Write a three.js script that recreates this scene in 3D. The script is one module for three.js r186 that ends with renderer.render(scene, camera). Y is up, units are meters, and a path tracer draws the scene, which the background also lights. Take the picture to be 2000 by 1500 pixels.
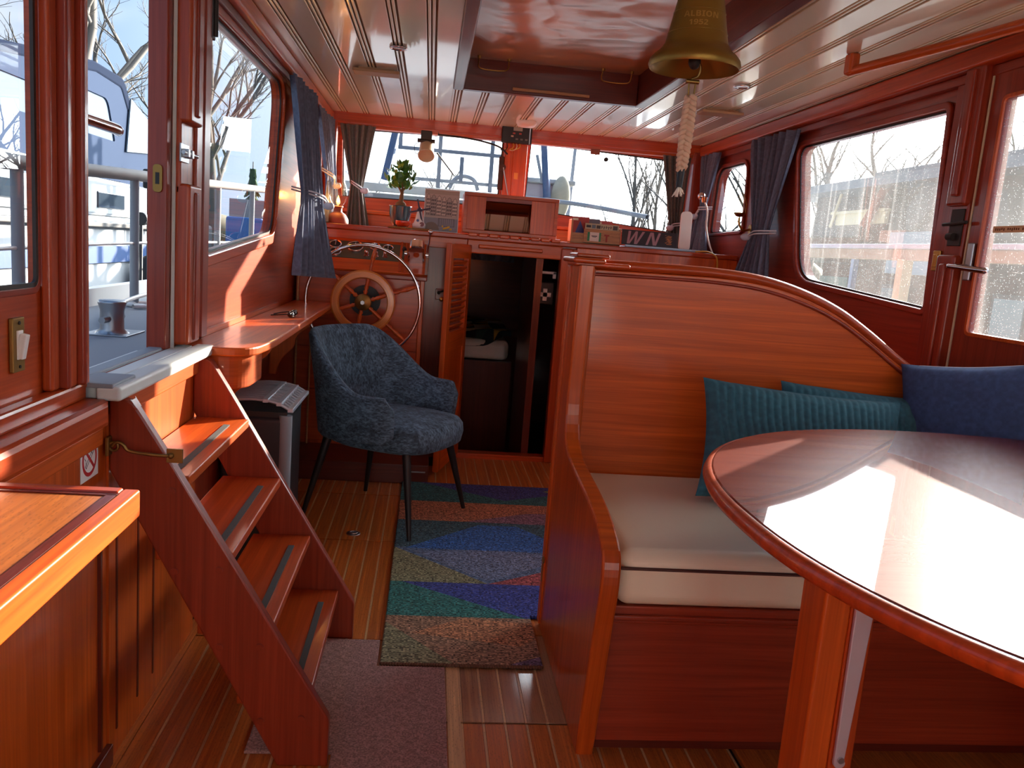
import * as THREE from 'three';
import { RoundedBoxGeometry } from 'three/addons/geometries/RoundedBoxGeometry.js';
import { TextGeometry } from 'three/addons/geometries/TextGeometry.js';
import { FontLoader } from 'three/addons/loaders/FontLoader.js';
import { mergeGeometries, toCreasedNormals } from 'three/addons/utils/BufferGeometryUtils.js';

// ---------------------------------------------------------------- camera, light, exposure
const scene = new THREE.Scene();
const renderer = new THREE.WebGLRenderer();
renderer.toneMapping = THREE.LinearToneMapping;
renderer.toneMappingExposure = 5.5;
renderer.shadowMap.enabled = true;

const camera = new THREE.PerspectiveCamera(50.23, 4 / 3, 0.02, 400);
{
  const m = new THREE.Matrix4().makeBasis(
    new THREE.Vector3(0.992, 0.078, 0.097).normalize(),
    new THREE.Vector3(-0.061, 0.984, -0.167).normalize(),
    new THREE.Vector3(-0.108, 0.160, 0.981).normalize());
  camera.quaternion.setFromRotationMatrix(m);
  camera.position.set(0, 1.2, 0);
}
scene.add(camera);

const SUN = new THREE.Vector3(1, 0.42, -1.2).normalize();
const sun = new THREE.DirectionalLight(0xfff0dc, 4.0);
sun.position.copy(SUN).multiplyScalar(40);
sun.target.position.set(0.4, 1, -3);
sun.castShadow = true; sun.shadow.radius = 1;
sun.shadow.mapSize.set(2048, 2048);
Object.assign(sun.shadow.camera, { left: -9, right: 9, top: 9, bottom: -9, near: 1, far: 90 });
scene.add(sun, sun.target);

// seeded random numbers and periodic value noise
let seedState = 12345;
const rnd = () => { seedState = (seedState * 1664525 + 1013904223) >>> 0; return seedState / 4294967296; };
const rr = (a, b) => a + (b - a) * rnd();
const hash = (x, y, s) => { let h = (x * 374761393 + y * 668265263 + s * 2147483647) | 0; h = Math.imul(h ^ (h >>> 13), 1274126177); return ((h ^ (h >>> 16)) >>> 0) / 4294967296; };
function vn(x, y, px, py, s) {
  const xi = Math.floor(x), yi = Math.floor(y), fx = x - xi, fy = y - yi, u = fx * fx * (3 - 2 * fx), v = fy * fy * (3 - 2 * fy);
  const w = (a, p) => ((a % p) + p) % p, h = (i, j) => hash(w(xi + i, px), w(yi + j, py), s);
  return (h(0, 0) * (1 - u) + h(1, 0) * u) * (1 - v) + (h(0, 1) * (1 - u) + h(1, 1) * u) * v;
}
const fbm = (x, y, px, py, s, o = 4) => { let a = 0, w = 0.5, t = 0; for (let i = 0; i < o; i++) { a += w * vn(x, y, px, py, s + i); t += w; x *= 2; y *= 2; px *= 2; py *= 2; w *= 0.5; } return a / t; };
const clamp = (x, a = 0, b = 1) => Math.min(b, Math.max(a, x));
const smooth = (a, b, x) => { const t = clamp((x - a) / (b - a)); return t * t * (3 - 2 * t); };
const lerp = (a, b, t) => a + (b - a) * t;

// sky: winter blue with broken cloud, brighter round the sun
{
  const W = 1024, H = 512, d = new Float32Array(W * H * 4);
  for (let j = 0; j < H; j++) for (let i = 0; i < W; i++) {
    const el = ((j + 0.5) / H - 0.5) * Math.PI, az = ((i + 0.5) / W - 0.5) * 2 * Math.PI;
    const x = Math.cos(el) * Math.cos(az), y = Math.sin(el), z = Math.cos(el) * Math.sin(az);
    const g = Math.pow(clamp(1 - Math.max(y, 0)), 2.2);
    let r = lerp(0.044, 0.084, g), gg = lerp(0.077, 0.124, g), b = lerp(0.146, 0.178, g);
    const k = 1 / (Math.max(y, 0) + 0.16), n = fbm(x * k * 1.3 + 71, z * k * 1.3 + 18, 256, 256, 3, 5);
    const c = smooth(0.50, 0.72, n) * 0.85;
    r = lerp(r, 0.215, c); gg = lerp(gg, 0.228, c); b = lerp(b, 0.245, c);
    const s = Math.max(0, x * SUN.x + y * SUN.y + z * SUN.z), gl = 5.2 * Math.pow(s, 8) + 5 * Math.pow(s, 40);
    const o = (j * W + i) * 4;
    d[o] = r + gl * 0.93; d[o + 1] = gg + gl; d[o + 2] = b + gl * 1.03; d[o + 3] = 1;
  }
  const t = new THREE.DataTexture(d, W, H, THREE.RGBAFormat, THREE.FloatType);
  t.mapping = THREE.EquirectangularReflectionMapping; t.magFilter = THREE.LinearFilter; t.needsUpdate = true;
  scene.background = t;
}

// ---------------------------------------------------------------- textures and materials
function tex(w, h, f, { srgb = true, rx = 1, ry = 1 } = {}) {
  const d = new Uint8Array(w * h * 4);
  for (let j = 0; j < h; j++) for (let i = 0; i < w; i++) { const c = f(i / w, j / h), o = (j * w + i) * 4; for (let k = 0; k < 3; k++) d[o + k] = clamp(c[k] ?? c[0], 0, 255); d[o + 3] = 255; }
  const t = new THREE.DataTexture(d, w, h); t.wrapS = t.wrapT = THREE.RepeatWrapping; t.magFilter = THREE.LinearFilter;
  if (srgb) t.colorSpace = THREE.SRGBColorSpace; t.repeat.set(rx, ry); t.needsUpdate = true; return t;
}
function canvasTex(w, h, draw) {
  const c = document.createElement('canvas'); c.width = w; c.height = h; draw(c.getContext('2d'), w, h);
  const t = new THREE.CanvasTexture(c); t.colorSpace = THREE.SRGBColorSpace; return t;
}
// wood grain, u along the grain: one tile is 1.6 m x 0.4 m
const grain = (u, v, s) => {
  const warp = fbm(u * 4, v * 6, 4, 6, s, 3) * 0.5;
  const a = fbm(u * 3, v * 40 + warp * 6, 3, 40, s + 11, 3), b = vn(u * 14, v * 150, 14, 150, s + 23), c = fbm(u * 2, v * 5, 2, 5, s + 31, 3);
  return { a, b, c };
};
const woodMap = tex(1024, 512, (u, v) => { const { a, b, c } = grain(u, v, 5); const t = 0.55 * a + 0.2 * b + 0.25 * c, k = 178 + 105 * t; return [k * 1.0, k * (0.93 + 0.12 * (t - 0.5)), k * (0.88 + 0.2 * (t - 0.5))]; });
const woodMap2 = tex(1024, 512, (u, v) => { const { a, b, c } = grain(u, v, 77); const p = hash(Math.floor(u * 256), Math.floor(v * 256), 9) > 0.93 ? -28 : 0; const t = 0.45 * a + 0.3 * b + 0.25 * c, k = 165 + 120 * t + p; return [k, k * (0.94 + 0.1 * (t - 0.5)), k * 0.9]; });
const ripple = tex(256, 256, (u, v) => [128 + 110 * (fbm(u * 6, v * 6, 6, 6, 41, 4) - 0.5)], { srgb: false });
const C = (hex) => new THREE.Color(hex);
const phys = (o) => new THREE.MeshPhysicalMaterial(o);
const std = (o) => new THREE.MeshStandardMaterial(o);
const varnish = (hex, map = woodMap, coat = 0.4, cr = 0.12) => phys({ color: C(hex), map, roughness: 0.42, specularIntensity: 0.6, clearcoat: coat, clearcoatRoughness: cr, bumpMap: map, bumpScale: 0.0004 });
const M = {
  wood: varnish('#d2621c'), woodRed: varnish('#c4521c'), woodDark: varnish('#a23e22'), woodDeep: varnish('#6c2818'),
  woodOrange: varnish('#df691e'), counter: varnish('#d0803c', woodMap2, 0.4, 0.18), plank: varnish('#dc8640', woodMap2, 0.35, 0.16), inlay: varnish('#f2cf9a', woodMap2, 0.4, 0.2),
  wheel: varnish('#e8943c', woodMap, 0.8, 0.1), pale: varnish('#cfa070', woodMap2, 0.2, 0.4), hatchBoard: varnish('#b58a63', woodMap2, 1, 0.1), seam: std({ color: C('#2a1a14'), roughness: 0.8 }),
  tableTop: phys({ color: C('#7c3222'), map: woodMap, roughness: 0.45, specularIntensity: 0.05, clearcoat: 1, clearcoatRoughness: 0.025 }),
  ceil: phys({ color: C('#ece6ca'), roughness: 0.3, clearcoat: 1.0, clearcoatRoughness: 0.06, bumpMap: ripple, bumpScale: 0.0012 }),
  bead: phys({ color: C('#e0d3ac'), roughness: 0.3, clearcoat: 0.6, clearcoatRoughness: 0.1 }),
  groove: std({ color: C('#8a6f4c'), roughness: 0.7 }), ventPlate: std({ color: C('#b18c66'), roughness: 0.5 }),
  brass: std({ color: C('#b58a45'), metalness: 1, roughness: 0.3 }), oldBrass: std({ color: C('#94733f'), metalness: 0.9, roughness: 0.42 }), bellBrass: std({ color: C('#8d6c2c'), metalness: 0.75, roughness: 0.4 }),
  chrome: std({ color: C('#d8d8dc'), metalness: 1, roughness: 0.12 }), steel: std({ color: C('#a9adb2'), metalness: 0.9, roughness: 0.32 }), iron: std({ color: C('#3b3532'), metalness: 0.6, roughness: 0.5 }),
  black: std({ color: C('#17181a'), roughness: 0.5 }), heater: std({ color: C('#33373d'), roughness: 0.45, metalness: 0.3 }), heaterGrill: std({ color: C('#b9c6d2'), roughness: 0.4, metalness: 0.5 }), rubber: std({ color: C('#4a4c4c'), roughness: 0.9 }),
  white: std({ color: C('#eceae4'), roughness: 0.45 }), whitePaint: std({ color: C('#d9ddd8'), roughness: 0.5 }), cream: std({ color: C('#e2d6ad'), roughness: 0.6 }), grey: std({ color: C('#8c949c'), roughness: 0.6 }),
  glass: phys({ color: 0xffffff, transmission: 1, thickness: 0, roughness: 0, ior: 1.45 }),
  lampGlass: phys({ color: 0xfff6e8, transmission: 1, thickness: 0, roughness: 0.03, ior: 1.45 }),
  mirror: std({ color: C('#cfd2d2'), metalness: 1, roughness: 0.04 }),
  leather: phys({ color: C('#efdfc4'), roughness: 0.42, clearcoat: 0.15, clearcoatRoughness: 0.4 }), piping: std({ color: C('#4d231b'), roughness: 0.5 }),
  terracotta: std({ color: C('#8a5340'), roughness: 0.6 }), leaf: phys({ color: C('#3c7a26'), roughness: 0.4, clearcoat: 0.3, clearcoatRoughness: 0.3 }), leafLight: phys({ color: C('#6ea53a'), roughness: 0.45 }), bark: std({ color: C('#7d6043'), roughness: 0.9 }),
  hullWhite: phys({ color: C('#94999d'), roughness: 0.7, specularIntensity: 0.2 }), blueStrut: std({ color: C('#3c5a80'), roughness: 0.5 }), water: phys({ color: C('#41525a'), roughness: 0.12, bumpMap: ripple, bumpScale: 0.03 }),
  treeBark: std({ color: C('#6f6a64'), roughness: 0.95 }), conifer: std({ color: C('#3e5a3c'), roughness: 0.95 }), hedge: std({ color: C('#6d6a58'), roughness: 1 }),
};
{ const t = ripple.clone(); t.repeat.set(2.2, 2.2); t.needsUpdate = true; M.ceil.bumpMap = t; const w = ripple.clone(); w.repeat.set(0.4, 0.4); w.needsUpdate = true; M.water.bumpMap = w; }
// cloth
const weave = tex(256, 256, (u, v) => { const a = Math.sin(u * 256 * Math.PI / 2) * Math.sin(v * 256 * Math.PI / 2), n = fbm(u * 16, v * 16, 16, 16, 61, 3); return [190 + 30 * a + 50 * (n - 0.5)]; }, { rx: 6, ry: 6 });
M.curtain = std({ color: C('#8692ae'), map: weave, roughness: 0.95, side: THREE.DoubleSide });
M.curtainGrey = std({ color: C('#8f8d88'), map: weave, roughness: 0.95, side: THREE.DoubleSide });
const chenille = tex(512, 512, (u, v) => { const n = fbm(u * 60, v * 30, 60, 30, 71, 2), m = fbm(u * 8, v * 8, 8, 8, 73, 3), l = vn(u * 128, v * 64, 128, 64, 75); const k = 90 + 110 * n + 60 * (m - 0.5) + 50 * (l - 0.5); return [k * 0.92, k * 1.0, k * 1.02]; }, { rx: 3, ry: 3 });
M.chairCloth = phys({ color: C('#94b4d0'), map: chenille, roughness: 1, sheen: 0.8, sheenColor: C('#5f7a86'), sheenRoughness: 0.5, bumpMap: chenille, bumpScale: 0.001 });
M.teal = phys({ color: C('#4a8a9c'), map: weave, roughness: 0.95, sheen: 0.6, sheenColor: C('#4d8a99'), sheenRoughness: 0.5 });
M.navy = phys({ color: C('#5876ae'), map: weave, roughness: 0.9 });
M.carpet = std({ color: 0xffffff, map: tex(512, 512, (u, v) => { const n = hash(Math.floor(u * 512), Math.floor(v * 512), 3), f = fbm(u * 64, v * 64, 64, 64, 13, 2); const k = 108 + 90 * f + 46 * (n - 0.5); return [k * 1.05, k * 0.82, k * 0.78]; }, { rx: 4.5, ry: 4.5 }), roughness: 1 });

// ---------------------------------------------------------------- helpers
const V = (x, y, z) => new THREE.Vector3(x, y, z);
function prep(g) { if (g.index) g = g.toNonIndexed(); for (const k of Object.keys(g.attributes)) if (!['position', 'normal', 'uv'].includes(k)) g.deleteAttribute(k); if (!g.attributes.uv) g.setAttribute('uv', new THREE.BufferAttribute(new Float32Array(g.attributes.position.count * 2), 2)); g.morphAttributes = {}; return g; }
const merge = (list) => (list.length === 1 ? prep(list[0]) : mergeGeometries(list.map(prep)));
// uv in metres by the way each face points; u runs along the grain axis
function boxUV(g, axis = 'x', su = 1, sv = 1) {
  g = prep(g); const p = g.attributes.position, uv = g.attributes.uv, ou = rnd(), ov = rnd(), ai = 'xyz'.indexOf(axis);
  const a = V(), b = V(), c = V(), n = V();
  for (let i = 0; i < p.count; i += 3) {
    a.fromBufferAttribute(p, i); b.fromBufferAttribute(p, i + 1); c.fromBufferAttribute(p, i + 2); n.copy(b).sub(a).cross(c.sub(a));
    const q = [Math.abs(n.x), Math.abs(n.y), Math.abs(n.z)], d = q.indexOf(Math.max(...q)), rest = [0, 1, 2].filter((k) => k !== d);
    const ui = rest.includes(ai) ? ai : rest[0], vi = rest.find((k) => k !== ui);
    for (let k = 0; k < 3; k++) uv.setXY(i + k, p.getComponent(i + k, ui) * su + ou, p.getComponent(i + k, vi) * sv + ov);
  }
  return g;
}
const wood = (g, axis = 'x') => boxUV(Array.isArray(g) ? merge(g) : g, axis, 1 / 1.6, 1 / 0.4);
const cloth = (g) => boxUV(Array.isArray(g) ? merge(g) : g, 'x', 1, 1);
const numbers = new Map();
const numbered = (n) => { const k = numbers.get(n) ?? 0; numbers.set(n, k + 1); return k ? n + '_' + String(k).padStart(3, '0') : n; };
function mesh(name, g, m, parent) { const o = new THREE.Mesh(Array.isArray(g) ? merge(g) : g, m); o.name = name; o.castShadow = o.receiveShadow = true; parent.add(o); return o; }
function info(o, label, category, group, kind) { o.userData = { label, category }; if (group) o.userData.group = group; if (kind) o.userData.kind = kind; return o; }
function thing(name, label, category, [x, y, z] = [0, 0, 0], group) { const o = new THREE.Group(); o.name = numbered(name); o.position.set(x, y, z); scene.add(o); return info(o, label, category, group); }
function one(name, g, m, label, category, group) { const o = mesh(numbered(name), g, m, scene); return info(o, label, category, group); }
function struct(name, label, category) { const o = new THREE.Group(); o.name = numbered(name); scene.add(o); return info(o, label, category, null, 'structure'); }
// box from extents, optionally with rounded edges
function bb(x0, x1, y0, y1, z0, z1, r = 0) { const w = Math.abs(x1 - x0), h = Math.abs(y1 - y0), d = Math.abs(z1 - z0); const g = r ? new RoundedBoxGeometry(w, h, d, 2, Math.min(r, w / 2.01, h / 2.01, d / 2.01)) : new THREE.BoxGeometry(w, h, d); g.translate((x0 + x1) / 2, (y0 + y1) / 2, (z0 + z1) / 2); return g; }
function cyl(r0, r1, h, x, y, z, n = 16, axis = 'y') { const g = new THREE.CylinderGeometry(r1, r0, h, n); if (axis === 'x') g.rotateZ(-Math.PI / 2); if (axis === 'z') g.rotateX(Math.PI / 2); g.translate(x, y, z); return g; }
function bar(a, b, r0, r1 = r0, n = 8) { const d = b.clone().sub(a), l = d.length(), g = new THREE.CylinderGeometry(r1, r0, l, n); g.applyQuaternion(new THREE.Quaternion().setFromUnitVectors(V(0, 1, 0), d.normalize())); g.translate((a.x + b.x) / 2, (a.y + b.y) / 2, (a.z + b.z) / 2); return g; }
const tube = (pts, r, n = 24, k = 8, closed = false) => new THREE.TubeGeometry(new THREE.CatmullRomCurve3(pts.map((p) => (p.isVector3 ? p : V(...p))), closed), n, r, k, closed);
const lathe = (pts, n = 32) => new THREE.LatheGeometry(pts.map(([x, y]) => new THREE.Vector2(x, y)), n);
const sph = (r, x, y, z, sx = 1, sy = 1, sz = 1, n = 16) => { const g = new THREE.SphereGeometry(r, n, Math.ceil(n * 0.7)); g.scale(sx, sy, sz); g.translate(x, y, z); return g; };
// outline with corner radii: [x, y, r]
function outline(pts, S = THREE.Shape) {
  const s = new S(), n = pts.length;
  for (let i = 0; i < n; i++) {
    const [x, y, r = 0] = pts[i], a = pts[(i + n - 1) % n], b = pts[(i + 1) % n], la = Math.hypot(a[0] - x, a[1] - y), lb = Math.hypot(b[0] - x, b[1] - y);
    if (!r) { i ? s.lineTo(x, y) : s.moveTo(x, y); continue; }
    const p = [x + (a[0] - x) / la * r, y + (a[1] - y) / la * r], q = [x + (b[0] - x) / lb * r, y + (b[1] - y) / lb * r];
    i ? s.lineTo(...p) : s.moveTo(...p); s.quadraticCurveTo(x, y, ...q);
  }
  s.closePath(); return s;
}
function extr(pts, depth, bevel = 0, holes = []) {
  const s = pts.getPoints ? pts : outline(pts); for (const h of holes) s.holes.push(h.getPoints ? h : outline(h, THREE.Path));
  return new THREE.ExtrudeGeometry(s, { depth: depth - 2 * bevel, bevelEnabled: bevel > 0, bevelSize: bevel, bevelThickness: bevel, bevelOffset: -bevel, bevelSegments: 2, curveSegments: 10 }).translate(0, 0, bevel);
}
// outline given as (distance forward, height): a slab standing across x, starting at x
const side = (pts, x, depth, bevel = 0, holes = []) => extr(pts, depth, bevel, holes).rotateY(Math.PI / 2).translate(x, 0, 0);
// outline given as (x, height): a slab standing across z; its far face at z
const face = (pts, z, depth, bevel = 0, holes = []) => extr(pts, depth, bevel, holes).translate(0, 0, z);
// outline given as (x, z): a slab lying at height y
const flat = (pts, y, depth, bevel = 0, holes = []) => extr(pts.map ? pts.map(([x, z, r]) => [x, -z, r]) : pts, depth, bevel, holes).rotateX(-Math.PI / 2).translate(0, y, 0);
const rect = (a, b, c, d, r = 0) => [[a, c, r], [b, c, r], [b, d, r], [a, d, r]];
// a ring of the given width round an outline (rounded corners kept)
function ringHole(pts, w) { const cx = pts.reduce((s, p) => s + p[0], 0) / pts.length, cy = pts.reduce((s, p) => s + p[1], 0) / pts.length; return pts.map(([x, y, r]) => [x + Math.sign(x - cx) * w, y + Math.sign(y - cy) * w, r ? r + w : 0]); }

// ---------------------------------------------------------------- the room
const WL = -0.70, WR = 1.75, CEIL = 1.967;
// left side of the wheelhouse
const winL1 = rect(0.30, 1.558, 1.07, 1.83, 0.02), doorHole = rect(1.70, 2.325, 0.86, 1.90), winL2 = [[2.64, 1.112, 0.03], [3.77, 1.196, 0.09], [3.92, 1.852, 0.14], [2.66, 1.842, 0.03]], winL3 = rect(4.55, 5.15, 1.41, 1.81, 0.08), winL0 = rect(-2.1, -0.1, 1.07, 1.83, 0.05);
{
  const w = struct('wall_left', 'varnished mahogany port side of the wheelhouse', 'wall');
  mesh('side_panel', wood(side(rect(-2.4, 5.5, 0.80, 2.02), WL - 0.045, 0.045, 0, [winL0, rect(0.30, 1.625, 1.07, 1.84), doorHole, winL2, winL3]), 'z'), M.woodRed, w);
  mesh('lower_panel', wood(bb(-0.74, -0.65, 0, 0.80, 2.4, -1.745), 'y'), M.wood, w);
  mesh('lower_panel', wood(bb(-0.74, -0.645, 0, 0.80, -1.745, -2.40), 'y'), M.wood, w);
  mesh('lower_panel', wood(bb(-0.74, -0.68, 0, 0.80, -2.40, -4.67), 'y'), M.woodDark, w);
  for (const s of [1.70, 1.788, 1.922, 2.033]) mesh('panel_batten', wood(bb(-0.652, -0.6425, 0.06, 0.60, -s - 0.004, -s + 0.004), 'y'), M.woodDeep, w);
  const cap = mesh('rail_cap', wood(side([[-2.4, 0.785], [1.70, 0.785], [1.70, 0.84], [-2.4, 0.84]], -0.70, 0.075, 0.012), 'z'), M.woodRed, w);
  mesh('rail_step', wood(side(rect(-2.4, 1.70, 0.84, 0.875), -0.70, 0.03, 0.006), 'z'), M.woodRed, w);
  mesh('rail_bead', wood(bb(-0.65, -0.638, 0.745, 0.785, 2.4, -1.70, 0.005), 'z'), M.woodOrange, w);
  mesh('sheer_strake', wood(bb(-0.645, -0.63, 0.79, 0.845, -1.75, -2.38, 0.004), 'z'), M.woodOrange, w);
}
function baseboard(name, g, label) { const o = struct(name, label, 'baseboard'); mesh('board', wood(g, 'z'), M.woodDeep, o); }
baseboard('baseboard_left', bb(-0.65, -0.635, 0, 0.05, 2.4, -1.745, 0.003), 'dark baseboard along the port locker panel');
function win(name, pts, xPane, xFrame, label, fw, mat, inward = 1, fd = 0.016) {
  const w = struct(name, label, 'window');
  mesh('pane', new THREE.ShapeGeometry(outline(pts), 8).rotateY(Math.PI / 2).translate(xPane, 0, 0), M.glass, w);
  const g = side(ringHole(pts, fw), 0, fd, fd * 0.3, [pts]);
  mesh('frame', wood(inward > 0 ? g.translate(xFrame, 0, 0) : g.translate(xFrame - fd, 0, 0), 'z'), mat, w);
  mesh('gasket', side(pts, xPane + 0.004 * inward, 0.006, 0, [ringHole(pts, -0.008)]), M.iron, w);
  return w;
}
win('window_1', winL0, -0.73, WL, 'port window of the aft saloon', 0.03, M.woodRed);
win('window_2', winL1, -0.706, WL, 'port window beside the open side door', 0.012, M.woodDark, 1, 0.004);
win('window_3', winL2, -0.712, WL, 'port window with rounded corners above the long shelf', 0.04, M.woodRed);
win('window_4', winL3, -0.73, WL, 'small port window behind the tied curtains', 0.03, M.woodRed);
// posts of the side doorway
{
  const p = struct('trim_1', 'mahogany door post between the near window and the open doorway', 'door post');
  mesh('stile', wood(bb(-0.70, -0.680, 0.875, 1.93, -1.571, -1.604, 0.006), 'y'), M.woodRed, p);
  mesh('moulding', wood(bb(-0.70, -0.664, 0.875, 1.93, -1.605, -1.616, 0.005), 'y'), M.woodDark, p);
  mesh('stile', wood(bb(-0.70, -0.668, 0.875, 1.93, -1.617, -1.652, 0.006), 'y'), M.woodRed, p);
  mesh('moulding', wood(bb(-0.70, -0.655, 0.875, 1.93, -1.654, -1.67, 0.006), 'y'), M.woodDark, p);
  mesh('jamb', wood(bb(-0.745, -0.67, 0.862, 1.93, -1.672, -1.715, 0.005), 'y'), M.wood, p);
  mesh('strike_plate', bb(-0.74, -0.715, 1.40, 1.58, -1.714, -1.718), M.steel, p);
  const q = struct('trim_2', 'worn mahogany door post with notch beside the open doorway', 'door post');
  mesh('jamb', wood(bb(-0.75, -0.70, 0.862, 1.93, -2.29, -2.335, 0.004), 'y'), M.woodDark, q);
  mesh('edge_strip', bb(-0.705, -0.692, 0.862, 1.93, -2.335, -2.341), M.whitePaint, q);
  mesh('post', wood(bb(-0.70, -0.655, 1.47, 1.93, -2.343, -2.462, 0.01), 'y'), M.woodRed, q);
  mesh('post_notch', wood(bb(-0.70, -0.68, 1.28, 1.50, -2.343, -2.462, 0.006), 'y'), M.woodRed, q);
  mesh('post', wood(bb(-0.70, -0.655, 0.87, 1.31, -2.343, -2.462, 0.01), 'y'), M.woodRed, q);
  mesh('half_round', wood(bb(-0.66, -0.648, 1.49, 1.92, -2.385, -2.415, 0.006), 'y'), M.woodDark, q);
  mesh('half_round', wood(bb(-0.66, -0.648, 0.88, 1.29, -2.385, -2.415, 0.006), 'y'), M.woodDark, q);
  mesh('outer_stile', wood(bb(-0.70, -0.672, 0.87, 1.93, -2.464, -2.525, 0.006), 'y'), M.woodRed, q);
  mesh('inner_stile', wood(bb(-0.70, -0.668, 0.87, 1.93, -2.527, -2.595, 0.006), 'y'), M.woodDark, q);
}
// sill of the side door: worn white boards
{
  const s = struct('trim_3', 'worn white painted sill of the open side doorway', 'door sill');
  mesh('nosing', bb(-0.655, -0.605, 0.836, 0.866, -1.70, -2.43, 0.008), M.whitePaint, s);
  mesh('tread_plate', bb(-0.703, -0.66, 0.836, 0.862, -1.72, -2.43, 0.004), M.whitePaint, s);
  mesh('track', bb(-0.745, -0.708, 0.80, 0.868, -1.72, -2.33, 0.004), M.grey, s);
  mesh('outer_sill', bb(-0.79, -0.748, 0.78, 0.85, -1.70, -2.33, 0.004), M.whitePaint, s);
  mesh('mat_strip', bb(-0.70, -0.62, 0.862, 0.872, -1.70, -1.83, 0.003), M.grey, s);
}
// right side
const winR1 = [[4.58, 1.415, 0.03], [5.14, 1.405, 0.05], [5.10, 1.80, 0.10], [4.60, 1.80, 0.09]], winR2 = [[2.745, 1.11, 0.02], [3.80, 1.178, 0.14], [3.97, 1.805, 0.08], [2.785, 1.80, 0.02]], winR3 = rect(1.55, 2.475, 1.057, 1.78, 0.015), winR0 = rect(-2.1, 1.25, 1.07, 1.80, 0.05);
{
  const w = struct('wall_right', 'dark varnished mahogany starboard side of the wheelhouse', 'wall');
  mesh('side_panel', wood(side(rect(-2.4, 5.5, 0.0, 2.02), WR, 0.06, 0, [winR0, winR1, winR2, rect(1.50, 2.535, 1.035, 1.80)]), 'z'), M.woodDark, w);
}
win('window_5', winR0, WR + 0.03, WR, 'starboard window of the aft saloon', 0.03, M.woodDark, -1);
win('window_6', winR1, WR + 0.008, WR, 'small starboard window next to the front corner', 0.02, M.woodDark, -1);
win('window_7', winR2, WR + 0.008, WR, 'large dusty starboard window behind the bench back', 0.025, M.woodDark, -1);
{
  const d = struct('door_1', 'starboard mahogany door with a dusty glass pane', 'door');
  mesh('pane', new THREE.ShapeGeometry(outline(winR3)).rotateY(Math.PI / 2).translate(WR - 0.012, 0, 0), M.glass, d);
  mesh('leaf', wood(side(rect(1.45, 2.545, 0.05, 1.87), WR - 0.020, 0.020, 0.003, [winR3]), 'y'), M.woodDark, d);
  mesh('glazing_bead', wood(side(ringHole(winR3, 0.012), WR - 0.026, 0.008, 0.002, [winR3]), 'y'), M.woodOrange, d);
  const h = mesh('handle_plate', bb(WR - 0.034, WR - 0.022, 1.22, 1.34, -2.495, -2.525, 0.004), M.steel, d);
  mesh('lever', [bar(V(WR - 0.03, 1.262, -2.51), V(WR - 0.075, 1.262, -2.51), 0.009), bar(V(WR - 0.075, 1.262, -2.54), V(WR - 0.075, 1.252, -2.36), 0.008, 0.010), sph(0.010, WR - 0.075, 1.252, -2.36), sph(0.008, WR - 0.075, 1.262, -2.54)], M.chrome, h);
  const q = struct('trim_4', 'moulded starboard door post with notch and latch', 'door post');
  mesh('gap_strip', bb(WR - 0.02, WR - 0.004, 0.85, 1.88, -2.548, -2.556), M.cream, q);
  mesh('post', wood([bb(WR - 0.05, WR, 1.46, 1.90, -2.56, -2.655, 0.010), bb(WR - 0.028, WR, 1.28, 1.48, -2.56, -2.655, 0.006), bb(WR - 0.05, WR, 0.60, 1.30, -2.56, -2.655, 0.010)], 'y'), M.woodDark, q);
  mesh('half_round', wood([bb(WR - 0.062, WR - 0.045, 1.49, 1.89, -2.59, -2.62, 0.007), bb(WR - 0.062, WR - 0.045, 0.62, 1.27, -2.59, -2.62, 0.007)], 'y'), M.woodDark, q);
  const l = mesh('latch_plate', bb(WR - 0.034, WR - 0.026, 1.33, 1.45, -2.57, -2.635, 0.002), M.iron, q);
  mesh('latch_bolt', [bar(V(WR - 0.04, 1.405, -2.54), V(WR - 0.04, 1.40, -2.66), 0.006), cyl(0.012, 0.012, 0.03, WR - 0.04, 1.36, -2.61, 12, 'z')], M.iron, l);
  mesh('frame_stile', wood(bb(WR - 0.018, WR, 0.60, 1.88, -2.66, -2.735, 0.004), 'y'), M.woodDark, q);
  one('label_holder', [bb(WR - 0.026, WR - 0.018, 1.245, 1.315, -2.675, -2.715, 0.003), bb(WR - 0.030, WR - 0.024, 1.258, 1.302, -2.683, -2.707, 0.002)], M.brass, 'small brass label holder on the starboard window frame', 'label holder');
  const st = one('sticker', bb(WR - 0.016, WR - 0.014, 1.372, 1.392, -2.05, -2.44), new THREE.MeshStandardMaterial({ map: canvasTex(512, 32, (g, w, h) => { g.fillStyle = '#d9b488'; g.fillRect(0, 0, w, h); g.fillStyle = '#6b3a1c'; for (let i = 0; i < 40; i++) { const x = 14 + i * 12; if (i % 7 !== 5) g.fillRect(x, 9 + (i % 3), 7, 13 - (i % 4)); } }) }), 'thin amber sticker strip on the starboard door glass', 'sticker');
}
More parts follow.
